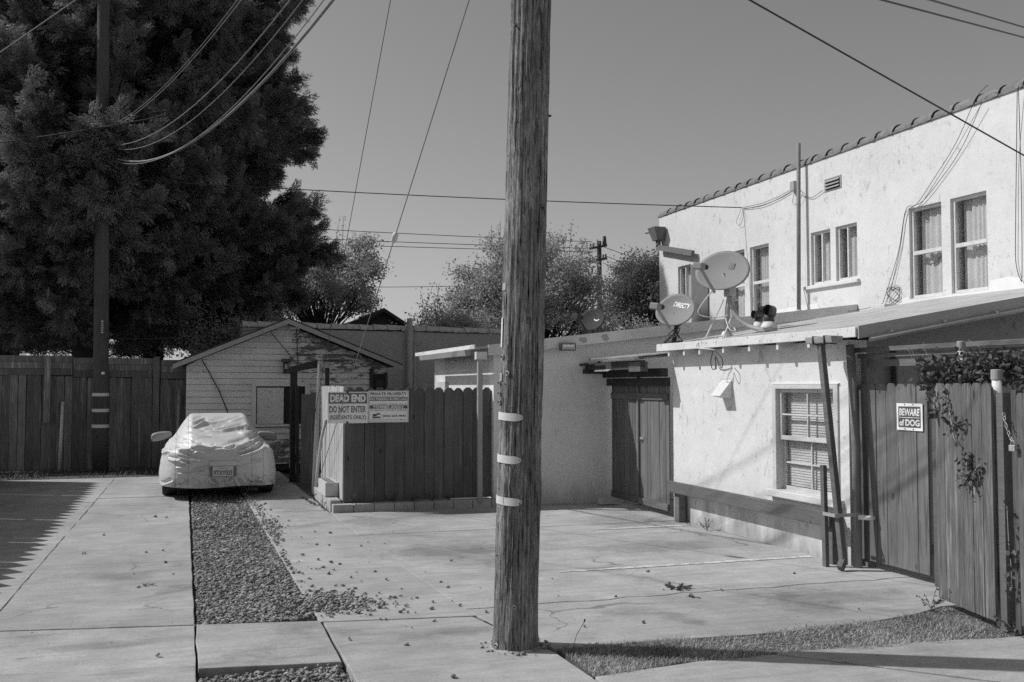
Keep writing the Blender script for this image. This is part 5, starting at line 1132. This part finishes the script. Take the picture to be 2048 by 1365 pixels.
# ================================================================== SATELLITE DISHES
def dish(root, c, face, w, h, mat, roll=0.0, arm_side=(0, 0), rim=.012, arm=.42):
    """offset dish centred at c, facing unit vector face"""
    c = Vector(c); f = Vector(face).normalized(); r_ = Vector((0, 0, 1)).cross(f).normalized(); u = f.cross(r_)
    if roll: q = Matrix.Rotation(roll, 3, f); r_ = q @ r_; u = q @ u
    n, m_ = 40, 9; vs = [c - f*.045]; fs = []
    for j in range(1, m_+1):
        k = j/m_
        for i in range(n):
            a = 2*math.pi*i/n; vs.append(c + r_*(w/2*k*math.cos(a)) + u*(h/2*k*math.sin(a)*(1 + .06*math.sin(a))) - f*.045*(1-k*k))
    back = len(vs); vs += [v - f*rim for v in vs[:back]]
    for i in range(n):
        fs.append((0, 1+i, 1+(i+1) % n)); fs.append((back, back+1+(i+1) % n, back+1+i))
    for j in range(m_-1):
        for i in range(n):
            a, b = 1+j*n+i, 1+j*n+(i+1) % n; fs.append((a, a+n, b+n, b)); fs.append((back+a, back+b, back+b+n, back+a+n))
    e = 1+(m_-1)*n
    for i in range(n): a, b = e+i, e+(i+1) % n; fs.append((a, back+a, back+b, b))
    MB().add(vs, fs).build('reflector', mat, root, smooth=True)
    # feed arm from below the reflector, and the feed housing
    bot = c - u*(h/2*.94) - f*.02; tip = bot + f*arm + u*(.05)
    MB().beam(bot - u*.03, tip, .024, .03, tuple(u)).build('feed_arm', MAT['paint_grey'] if mat != MAT['dish_dark'] else mat, root)
    d = (c - tip).normalized(); fd_ = MB().beam(tip - d*.06, tip + d*.045, .13, .085, tuple(u)).build('feed_housing', MAT['dish'] if mat != MAT['dish_dark'] else mat, root, bevel=.015)
    MB().tube([tip + d*.045, tip + d*.085], [.045, .04], 12).build('feed_horn', MAT['metal_dark'], fd_)
    MB().tube([tip + d*.045 + r_*.05, tip + d*.08 + r_*.05], [.035, .03], 10).build('feed_horn', MAT['metal_dark'], fd_)
    return c, f, r_, u
def print_or_glare(ob, root, c, f, r_, u, w, h):
    """lays a flat print or glare patch onto the bowl"""
    o = origin(root)
    for v in ob.data.vertices:
        p = v.co + o - c; a = p.dot(r_); b = p.dot(u); k2 = min(1, (a/(w/2))**2 + (b/(h/2))**2); v.co = c + r_*a + u*b + f*(-.045*(1-k2) + .004) - o
FACE = (-.74, -.50, .42)
d1 = empty('satellite_dish', (6.35, 10.86, rz(6.35)), 'largest grey satellite dish, plain faced, on a braced mast', 'satellite dish', 'satellite dishes on the roofs')
c, f, r_, u = dish(d1, (6.33, 10.96, 3.18), FACE, .75, .56, MAT['dish'], roll=-.18, arm=.50)
MB().tube([(6.36, 10.92, 2.36), (6.38, 10.92, 2.7), (6.42, 10.90, 3.0)], .032, 12).build('mast', MAT['galv'], d1, smooth=True)
MB().box((6.36, 10.84, 2.86), (6.46, 10.98, 2.99)).build('bracket', MAT['galv'], d1, bevel=.01)
MB().beam(c - f*.075, (6.42, 10.9, 2.95), .1, .05).build('mount', MAT['paint_grey'], d1)
cable([(6.40, 10.9, 2.85), (6.44, 10.82, 2.62), (6.52, 10.66, 2.48), (6.6, 10.45, 2.42)], .028, 'curved_brace', MAT['paint_grey'], d1, n=8)
MB().beam((6.58, 10.5, 2.425), (6.66, 10.30, 2.42), .09, .05).build('foot', MAT['paint_grey'], d1, bevel=.01)
MB().tube([(6.36, 10.92, 2.33), (6.36, 10.92, 2.39), (6.36, 10.92, 2.43)], [.12, .07, .045], 12).build('foot', MAT['galv'], d1)
MB().tube([(6.33, 10.93, 2.82), (6.12, 11.02, 2.33)], .012, 6).build('stay', MAT['trim'], d1); MB().tube([(6.40, 10.86, 2.6), (6.2, 10.72, 2.33)], .012, 6).build('stay', MAT['trim'], d1)
cable([(6.2, 10.95, 2.95), (6.05, 11.05, 2.7), (6.1, 11.05, 2.62), (6.25, 10.92, 2.60), (6.35, 10.86, 2.62)], .008, 'coax', MAT['trim'], d1)
cable([(6.33, 10.9, 2.62), (6.3, 10.75, 2.45), (6.36, 10.7, 2.42), (6.4, 10.85, 2.5)], .008, 'coax', MAT['trim'], d1)
cable([(6.25, 10.8, 2.36), (6.0, 10.85, 2.32), (5.9, 10.85, 2.22), (5.92, 10.6, 2.19), (6.0, 10.5, 2.17)], .008, 'coax', MAT['trim'], d1)
cable([(5.95, 10.52, 2.17), (5.97, 10.62, 2.05), (5.97, 10.58, 1.95), (5.97, 10.50, 1.97), (5.96, 10.49, 2.1), (5.97, 10.42, 2.0), (5.97, 10.36, 1.96), (5.97, 10.35, 2.06), (5.95, 10.48, 2.17)], .006, 'coax', MAT['wire'], d1)
print_or_glare(rect_on('print_or_glare', c + r_*.04 + u*.06 - f*.03, r_, u, .085, .08, .001, MAT['paint_grey'], d1), d1, c, f, r_, u, .66, .50)  # pale patch is a reflection put into the dish colour
d2 = empty('satellite_dish', (6.0, 11.66, rz(6)), 'middle satellite dish lettered across its face, at the annex roof corner', 'satellite dish', 'satellite dishes on the roofs')
c, f, r_, u = dish(d2, (6.02, 11.63, 2.73), FACE, .575, .47, MAT['dish'], roll=-.12, arm=.44)
MB().tube([(6.02, 11.68, 2.31), (6.05, 11.67, 2.45), (6.07, 11.66, 2.62)], .03, 10).build('mast', MAT['metal_dark'], d2, smooth=True)
MB().beam(c - f*.075, (6.07, 11.66, 2.58), .1, .05).build('mount', MAT['metal_dark'], d2)
MB().tube([(6.04, 11.67, 2.44), (6.02, 11.45, 2.32)], .018, 6).build('stay', MAT['metal_dark'], d2); MB().tube([(6.04, 11.67, 2.44), (5.98, 11.86, 2.32)], .018, 6).build('stay', MAT['metal_dark'], d2)
MB().box((5.95, 11.6, 2.31), (6.1, 11.74, 2.335)).build('foot', MAT['metal_dark'], d2)
cable([(6.1, 11.6, 2.55), (5.98, 11.75, 2.42), (5.98, 11.55, 2.38), (6.02, 11.5, 2.48), (6.05, 11.62, 2.5)], .008, 'coax', MAT['wire'], d2)
rr_ = (r_*math.cos(-.12) + u*math.sin(-.12)).normalized(); uu_ = f.cross(rr_)
print_or_glare(lettering('DIRECTV', c - r_*.075 + u*.075 - f*.02, rr_, uu_, .255, .07, MAT['white'], d2, .05, .2), d2, c, f, r_, u, .575, .47)
d3 = empty('satellite_dish', (6.0, 14.35, cz(6)), 'smallest dark satellite dish with a black emblem, on the rear wing roof', 'satellite dish', 'satellite dishes on the roofs')
c, f, r_, u = dish(d3, (5.96, 14.3, 2.775), FACE, .46, .38, MAT['dish_dark'], roll=-.2, arm=.36)
MB().tube([(6.0, 14.36, cz(6.0)-.02), (6.03, 14.36, 2.7)], .028, 10).build('mast', MAT['metal_dark'], d3)
# crescent emblem
o3 = c + r_*.05 + u*.07 - f*.052; pts = [o3 + r_*(.06*math.cos(t)) + u*(.06*math.sin(t)) for t in np.linspace(-.3, 2.0, 10)] + [o3 + r_*(.045*math.cos(t) - .02) + u*(.035*math.sin(t) - .0) for t in np.linspace(2.2, -.4, 10)]
print_or_glare(MB().prism(pts, tuple(f*.002)).build('emblem', MAT['black'], d3), d3, c, f, r_, u, .46, .38); pts = [o3 + r_*(.062*math.cos(t)+.01) + u*(.05*math.sin(t)-.015) for t in np.linspace(-2.6, -.3, 10)] + [o3 + r_*(.05*math.cos(t)+.005) + u*(.03*math.sin(t)-.012) for t in np.linspace(-.3, -2.6, 10)]
print_or_glare(MB().prism(pts, tuple(f*.002)).build('emblem', MAT['trim'], d3), d3, c, f, r_, u, .46, .38)
# roof vents: hooded twin heads
for x, y, s, lab in ((7.2, 11.28, .86, 'taller twin-headed dark metal roof vent on the annex roof'), (7.5, 12.0, .7, 'smaller round roof vent left of the twin-headed one')):
    if y > ey1: y = 11.9
    v = empty('roof_vent', (x, y, rz(x)), lab, 'roof vent', 'roof vents'); z0 = rz(x)
    MB().tube([(x, y, z0-.02), (x, y, z0+.05), (x, y, z0+.09)], [.16*s, .11*s, .085*s], 14).build('flashing', MAT['trim'], v, smooth=True)
    MB().tube([(x, y, z0+.06), (x, y, z0+.24*s)], .08*s, 14).build('collar', MAT['metal_dark'], v, smooth=True)
    for sy in ((-1, 1) if s > .82 else (0,)):
        MB().tube([(x+.04, y, z0+.22*s), (x, y+.07*sy, z0+.27*s), (x-.09, y+.11*sy, z0+.27*s)], [.07*s, .075*s, .085*s], 14, cap=False).build('hood', MAT['metal_dark'], v, smooth=True)
        MB().tube([(x-.05, y+.095*sy, z0+.27*s), (x-.055, y+.095*sy, z0+.27*s)], .075*s, 14).build('hood_throat', MAT['black'], v)

# ================================================================== TREES
def grow(name, base, label, H, trunk_r, limbs, mat_l, mat_b, make_leaves, group='trees behind the fences'):
    t = empty(name, base, label, 'tree', group); b = Vector(base)
    mb = MB(); mb.tube([b, b + Vector((.05, .0, H*.3)), b + Vector((-.08, .05, H*.65)), b + Vector((.0, 0, H*.93))], [trunk_r, trunk_r*.8, trunk_r*.5, trunk_r*.12], 10); mb.build('trunk', mat_b, t, smooth=True)
    mb = MB()
    for l in limbs: mb.tube(l[0], l[1], 5, cap=False)
    mb.build('limbs', mat_b, t, smooth=True)
    make_leaves(t); return t
# feathery conifer spray: stalk, alternating twigs, each twig set with fine scale leaves
_T = []; _F = []
def _leaf3(x, y, a, L, w_, z):
    n = len(_T); ca, sa = math.cos(a), math.sin(a); _T.extend([(x + sa*w_, y - ca*w_, z), (x - sa*w_, y + ca*w_, z), (x + L*ca, y + L*sa, z - .03 + rnd.uniform(-.07, .07))]); _F.append((n, n+1, n+2))
for k in range(8):
    x0 = .02 + k*.12; Lt = .50*(1 - .62*k/8)
    for s in (-1, 1):
        a0 = s*(.72 + rnd.uniform(-.12, .12)); nk = max(2, int(Lt/.085))
        for j in range(nk):
            r_ = Lt*(j+.4)/nk; x, y = x0 + r_*math.cos(a0), r_*math.sin(a0); z_ = -.16*(r_/.5)**2 + .10*math.sin(k*2.1 + s) + rnd.uniform(-.06, .06)
            for ss in (-1, 1): _leaf3(x, y, a0 + ss*.6, .135*(1 - .3*j/nk), .030, z_)
        _leaf3(x0 + Lt*math.cos(a0)*.9, Lt*math.sin(a0)*.9, a0, .14, .03, -.1)
for k in range(4): _leaf3(.72 + k*.08, 0, rnd.uniform(-.3, .3), .17, .03, 0)
_T = np.array(_T, float); _T[:, 2] += -.16*_T[:, 0]**2; _F = np.array(_F)
spray_me = bpy.data.meshes.new('conifer_spray'); spray_me.from_pydata(_T.tolist(), [], _F.tolist()); spray_me.update(); spray_me.materials.append(MAT['conifer'])
spray_ob = bpy.data.objects.new('conifer_spray', spray_me)
ng = bpy.data.node_groups.new('crown_scatter', 'GeometryNodeTree')
ng.interface.new_socket('Geometry', in_out='INPUT', socket_type='NodeSocketGeometry'); ng.interface.new_socket('Geometry', in_out='OUTPUT', socket_type='NodeSocketGeometry')
_gi = ng.nodes.new('NodeGroupInput'); _go = ng.nodes.new('NodeGroupOutput'); _ip = ng.nodes.new('GeometryNodeInstanceOnPoints'); _oi = ng.nodes.new('GeometryNodeObjectInfo'); _oi.inputs['Object'].default_value = spray_ob
_na = ng.nodes.new('GeometryNodeInputNamedAttribute'); _na.data_type = 'FLOAT_VECTOR'; _na.inputs['Name'].default_value = 'spray_rot'
_ns = ng.nodes.new('GeometryNodeInputNamedAttribute'); _ns.data_type = 'FLOAT'; _ns.inputs['Name'].default_value = 'spray_size'
_er = ng.nodes.new('FunctionNodeEulerToRotation')
ng.links.new(_gi.outputs[0], _ip.inputs['Points']); ng.links.new(_oi.outputs['Geometry'], _ip.inputs['Instance']); ng.links.new(_na.outputs[0], _er.inputs[0]); ng.links.new(_er.outputs[0], _ip.inputs['Rotation'])
ng.links.new(_ns.outputs[0], _ip.inputs['Scale']); ng.links.new(_ip.outputs[0], _go.inputs[0])
def crown_points(t, P, D, S, N, size):
    o = np.array(origin(t)); me = bpy.data.meshes.new('crown'); me.vertices.add(len(P)); me.vertices.foreach_set('co', (P-o).astype(np.float32).ravel())
    rx_ = np.arctan2(S[:, 2], N[:, 2]); ry_ = -np.arcsin(np.clip(D[:, 2], -1, 1)); rz2 = np.arctan2(D[:, 1], D[:, 0])
    a1 = me.attributes.new('spray_rot', 'FLOAT_VECTOR', 'POINT'); a1.data.foreach_set('vector', np.stack([rx_, ry_, rz2], 1).astype(np.float32).ravel())
    a2 = me.attributes.new('spray_size', 'FLOAT', 'POINT'); a2.data.foreach_set('value', size.astype(np.float32).ravel())
    ob = link(bpy.data.objects.new('crown', me)); ob.parent = t; ORI[ob.name] = origin(t); me.materials.append(MAT['conifer']); ob['kind'] = 'stuff'
    m_ = ob.modifiers.new('sprays', 'NODES'); m_.node_group = ng; return ob
def conifer(base, H, rad, label, seed, nl, zmin, zmax, keep=None, dens=20, extra=()):
    g_ = np.random.default_rng(seed); b = np.array(base, float); limbs = []; SP = []; SD = []
    def dress(pts, t0, r0, dn):
        """sprays round a branch, thinning to a point at its tip"""
        pts = np.array(pts); seg = np.linalg.norm(np.diff(pts, axis=0), axis=1); L_ = seg.sum(); m2 = int(dn*L_) + 3
        t = t0 + (1-t0)*g_.random(m2)**.85; k = np.clip(t*(len(pts)-1), 0, len(pts)-1.001); q = k.astype(int); fr_ = (k-q)[:, None]
        c = pts[q]*(1-fr_) + pts[q+1]*fr_; tan = nrm(pts[q+1]-pts[q]); rdir = g_.normal(0, 1, (m2, 3)); rdir -= tan*(rdir*tan).sum(1, keepdims=True); rdir = nrm(rdir); rdir[:, 2] *= .8
        rr_ = (r0*(1.05-t)**.6*g_.uniform(.1, 1, m2))[:, None]
        SP.append(c + rdir*rr_); SD.append(nrm(tan*.9 + rdir*.55 + g_.normal(0, .28, (m2, 3)) + np.array([0, 0, .12])))
    for i in range(nl + len(extra)):
        f = min(1, (i + g_.random())/nl)**1.12; z = zmin + (zmax-zmin)*f; az_ = g_.uniform(0, 2*math.pi); pr = rad(z)*g_.choice([g_.uniform(.55, .95), g_.uniform(.88, 1.07)])
        if i >= nl: z, az_, pr = extra[i-nl]
        dh = np.array([math.cos(az_), math.sin(az_), 0]); up0 = g_.uniform(-.22, .16); n = 7; pts = []; wv = g_.normal(0, .10, 3)
        for k in range(n):
            t = k/(n-1); pts.append(b + np.array([0, 0, z]) + dh*pr*t + np.array([0, 0, pr*(up0*t + .20*(t**3) - .10*math.sin(t*math.pi))]) + wv*pr*math.sin(t*4)*.35)
        if keep is not None and not keep(pts[-1]): continue
        far = dh[1] > .55; dn = dens*(.3 if far else 1.0)
        limbs.append((pts, [.035*(1-.85*k/n) + .004 for k in range(n)])); dress(pts[3:], 0.0, .24, dn*1.4)
        for j in range(int(3 + pr*.9)):
            t = g_.uniform(.30, .95); k = t*(n-1); q = int(k); c = pts[q]*(1-(k-q)) + pts[q+1]*(k-q); sa_ = g_.choice([-1, 1])*g_.uniform(.35, 1.1); ca, sa = math.cos(sa_), math.sin(sa_)
            d2 = np.array([dh[0]*ca - dh[1]*sa, dh[0]*sa + dh[1]*ca, g_.normal(.02, .25)]); L2 = g_.uniform(.55, 1.35)*(.6 + .5*(1-t))
            bp = [c, c + d2*L2*.5 + np.array([0, 0, -.04]), c + d2*L2 + np.array([0, 0, .10*L2 + g_.normal(0, .06)])]; limbs.append((bp, [.012, .008, .003])); dress(bp, .1, .20, dn*1.7)
    SP_ = np.concatenate(SP); SD_ = np.concatenate(SD)
    def mk(t):
        m2 = len(SP_); up = nrm(np.array([0, 0, 1.]) + g_.normal(0, .55, (m2, 3))); S = nrm(np.cross(SD_, up)); N = np.cross(S, SD_); crown_points(t, SP_, SD_, S, N, g_.uniform(.20, .48, m2))
    return grow('conifer', base, label, H, .3, limbs, MAT['conifer'], MAT['bark'], mk, 'conifers behind the back fence')
conifer((-.9, 28.4, 0), 17, lambda z: np.interp(z, [2.5, 3.5, 5, 7, 12, 15, 17], [3.5, 4.0, 4.4, 4.5, 4.1, 3.3, 1.0]), 'tallest dark feathery conifer whose right edge meets the sky', 21, 235, 3.4, 14.2, dens=24, keep=lambda p: p[0] < 3.45)
conifer((-4.6, 29.6, 0), 17, lambda z: 4.8*np.interp(z, [2, 4, 8, 13, 17], [.8, 1, 1, .9, .3]), 'dark conifer filling the upper left corner of the view', 22, 190, 2.8, 14.2, keep=lambda p: p[1] < 31.5)
conifer((-2.4, 25.7, 0), 13, lambda z: 3.9*np.interp(z, [2, 4, 5, 5.6, 6.6, 8, 11, 13], [.55, .75, .95, 1.15, 1.2, 1, .7, .2]), 'lower conifer directly behind the banded back pole', 23, 120, 3.0, 11.5, extra=[(5.6, -1.42, 4.5), (6.0, -1.34, 4.6), (5.2, -1.5, 4.4), (6.5, -1.46, 4.5), (5.9, -1.62, 4.6), (4.9, -1.3, 4.3)])

def broadleaf(base, H, center, rx, rz_, nleaf, size, label, seed, mat, nl=26, clump=.55, hollow=.35, name='broadleaf_tree', shoots=0):
    g_ = np.random.default_rng(seed); b = np.array(base, float); c0 = np.array(center, float); limbs = []; LPs = []
    tips = []; sh_pts = []
    for i in range(nl):
        d = nrm(g_.normal(0, 1, 3)); d[2] = abs(d[2])*.9 - .25; d = nrm(d); r_ = g_.uniform(.55, 1.0); tip = c0 + d*np.array([rx, rx, rz_])*r_
        st = b + np.array([0, 0, max(.8, (c0[2]-rz_*.8))]); mid = st*.45 + tip*.55 + g_.normal(0, .15, 3); limbs.append(([st, mid, tip], [.05, .025, .008])); tips.append(tip)
        for _ in range(2): t2 = tip + g_.normal(0, .35, 3)*np.array([1, 1, .8]); limbs.append(([mid, t2], [.015, .005])); tips.append(t2)
    for k in range(shoots):
        a = g_.uniform(0, 6.28); p = c0 + np.array([rx*.6*math.cos(a), rx*.3*math.sin(a), rz_*.6]); q = p + np.array([g_.normal(0, .15), 0, g_.uniform(.7, 1.5)]); limbs.append(([p, q], [.012, .004]))
        sh_pts += [p*(1-s) + q*s for s in g_.uniform(.1, 1, 26)]
    tips = np.array(tips); k = g_.integers(0, len(tips), nleaf); sp = clump
    LPs = tips[k] + g_.normal(0, 1, (nleaf, 3))*sp*np.array([1, 1, .8])*.62
    if sh_pts: LPs = np.concatenate([LPs, np.array(sh_pts) + g_.normal(0, .07, (len(sh_pts), 3))]); nleaf = len(LPs)
    D_ = g_.normal(0, 1, (nleaf, 3)); D_[:, 2] -= .2
    def mk(t):
        D = nrm(D_); S = nrm(np.cross(D, g_.normal(0, 1, (nleaf, 3)))); N = np.cross(S, D); s = size*g_.uniform(.6, 1.4, (nleaf, 1))
        T = np.array([(0, 0, 0), (.5, -.3, .06), (1, 0, 0), (.5, .3, .06)]); V, F = stamp(T, np.array([(0, 1, 2, 3)]), LPs, D*s, S*s, N*s); fast_mesh('crown', V, F, mat, t, False, 'stuff')
    return grow(name, base, label, H, .14, limbs, mat, MAT['bark'], mk)
broadleaf((4.2, 33.2, 0), 5.5, (4.2, 33.2, 4.8), 1.95, 2.2, 40000, .09, 'sparse pale tree right of the big conifer', 31, MAT['leaf_pale'], 60, .30, shoots=10)
broadleaf((10.7, 30.2, 0), 5.5, (10.5, 30.2, 4.3), 2.3, 2.45, 38000, .088, 'light leafy tree split by the foreground pole', 32, MAT['leaf_pale'], 80, .32, shoots=9)
broadleaf((16.7, 34.6, 0), 6, (17.3, 34.6, 4.9), 2.2, 2.15, 40000, .085, 'dense round dark tree beside the white building', 33, MAT['leaf_mid'], 120, .36, name='round_tree')
broadleaf((7.4, 29.3, 0), 3.5, (7.6, 29.3, 3.1), 1.6, .8, 17000, .08, 'low pale shrubby tree above the tile-capped wall', 34, MAT['leaf_pale'], 26, .36, shoots=7)
broadleaf((13.8, 31.5, 0), 4.0, (13.6, 31.5, 2.9), 1.9, 1.0, 22000, .08, 'mid-toned tree behind the smallest dish', 36, MAT['leaf_pale'], 34, .42)
broadleaf((.5, 27.6, 0), 3.6, (.6, 26.4, 3.0), 1.3, .7, 12000, .075, 'bright bush between the conifer and the garage roof', 35, MAT['leaf_pale'], 24, .32)
broadleaf((8.9, 32.0, 0), 4.2, (8.9, 32.0, 3.5), 1.3, 1.3, 16000, .085, 'pale thicket left of the foreground pole', 37, MAT['leaf_pale'], 24, .38)

# ================================================================== SMALL WEEDS
def weed(x, y, r_, n, size, label, z=.0, up=.6, mat='weed', name='weed', grp='weeds on the concrete'):
    e = empty(name, (x, y, z), label, 'weed', grp); Ps = []; Ds = []; mb = MB()
    for i in range(max(3, n//8)):
        a = rnd.uniform(0, 6.28); d = Vector((math.cos(a), math.sin(a), up*rnd.uniform(.4, 1.2))); L_ = r_*rnd.uniform(.5, 1.1); mb.tube([(x, y, z), Vector((x, y, z)) + d*L_*.5 + Vector((0, 0, L_*.08)), Vector((x, y, z)) + d*L_], .002, 4)
        for _ in range(8): p = Vector((x, y, z)) + d*L_*rnd.uniform(.25, 1); Ps.append(p); Ds.append((math.cos(a) + rnd.gauss(0, .5), math.sin(a) + rnd.gauss(0, .5), rnd.gauss(.2, .35)))
    mb.build('stem', MAT[mat], e); leaves(Ps, Ds, size, MAT[mat], 'leaves', e); return e
weed(4.05, 7.80, .15, 90, .035, 'leafy weed growing from the crack in the parking court', up=.25)
weed(4.02, 7.45, .07, 40, .02, 'small weed at the end of the crack below the leafy weed', up=.25)
for x, y, lab in ((6.02, 11.25, 'wispy weed left of the guard rail foot'), (5.98, 10.75, 'wispy grass tuft below the middle of the guard rail'), (6.05, 10.9, 'second wispy tuft below the guard rail')): 
    weed(x, y, .13, 30, .025, lab, up=1.6, grp='weeds along the annex wall')
for x, lab in ((3.35, 'bushiest weed along the foot of the dark fence'), (3.05, 'weed in the kerb soil below the towing notice'), (2.75, 'weed in the kerb soil left of the bushiest one'), (2.25, 'small weed at the fence corner in the kerb soil'), (3.6, 'weed beside the downspout foot')): weed(x, 13.99, .13, 50, .026, lab, .10, 1.1, grp='weeds in the kerb')
for x, y, lab in ((1.86, 14.3, 'straggly weed at the outer corner of the block kerb'), (1.83, 14.8, 'straggly weed beside the hollow block'), (1.80, 15.4, 'straggly weed at the foot of the leaning laths')): weed(x, y, .17, 70, .025, lab, 0, .8, grp='weeds by the block course')
st_ = empty('seed_stalk', (2.42, 6.16, 0), 'thin leaning seed stalk at the verge beside the pole', 'weed', 'verge stalks'); MB().tube([(2.42, 6.16, 0), (2.45, 6.15, .12), (2.50, 6.14, .2)], .0018, 4).build('stem', MAT['weed'], st_); MB().tube([(2.50, 6.14, .2), (2.503, 6.14, .212), (2.506, 6.14, .222)], [.003, .006, .002], 6).build('seed_head', MAT['weed'], st_)
weed(5.58, 6.50, .2, 60, .03, 'tufty weed at the foot of the weathered gate', 0, 1.2, grp='verge stalks')
weed(5.55, 5.62, .12, 60, .03, 'weed at the base of the chained post', 0, 1.0, grp='verge stalks')
weed(-1.0, 11.3, .05, 30, .02, 'dry leaf clump on the left driveway slab', .005, .3, 'twig', 'leaf_clump'); weed(-.3, 9.35, .06, 40, .025, 'dark dry clump on the left slab beside the gravel', .005, .3, 'twig', 'leaf_clump')
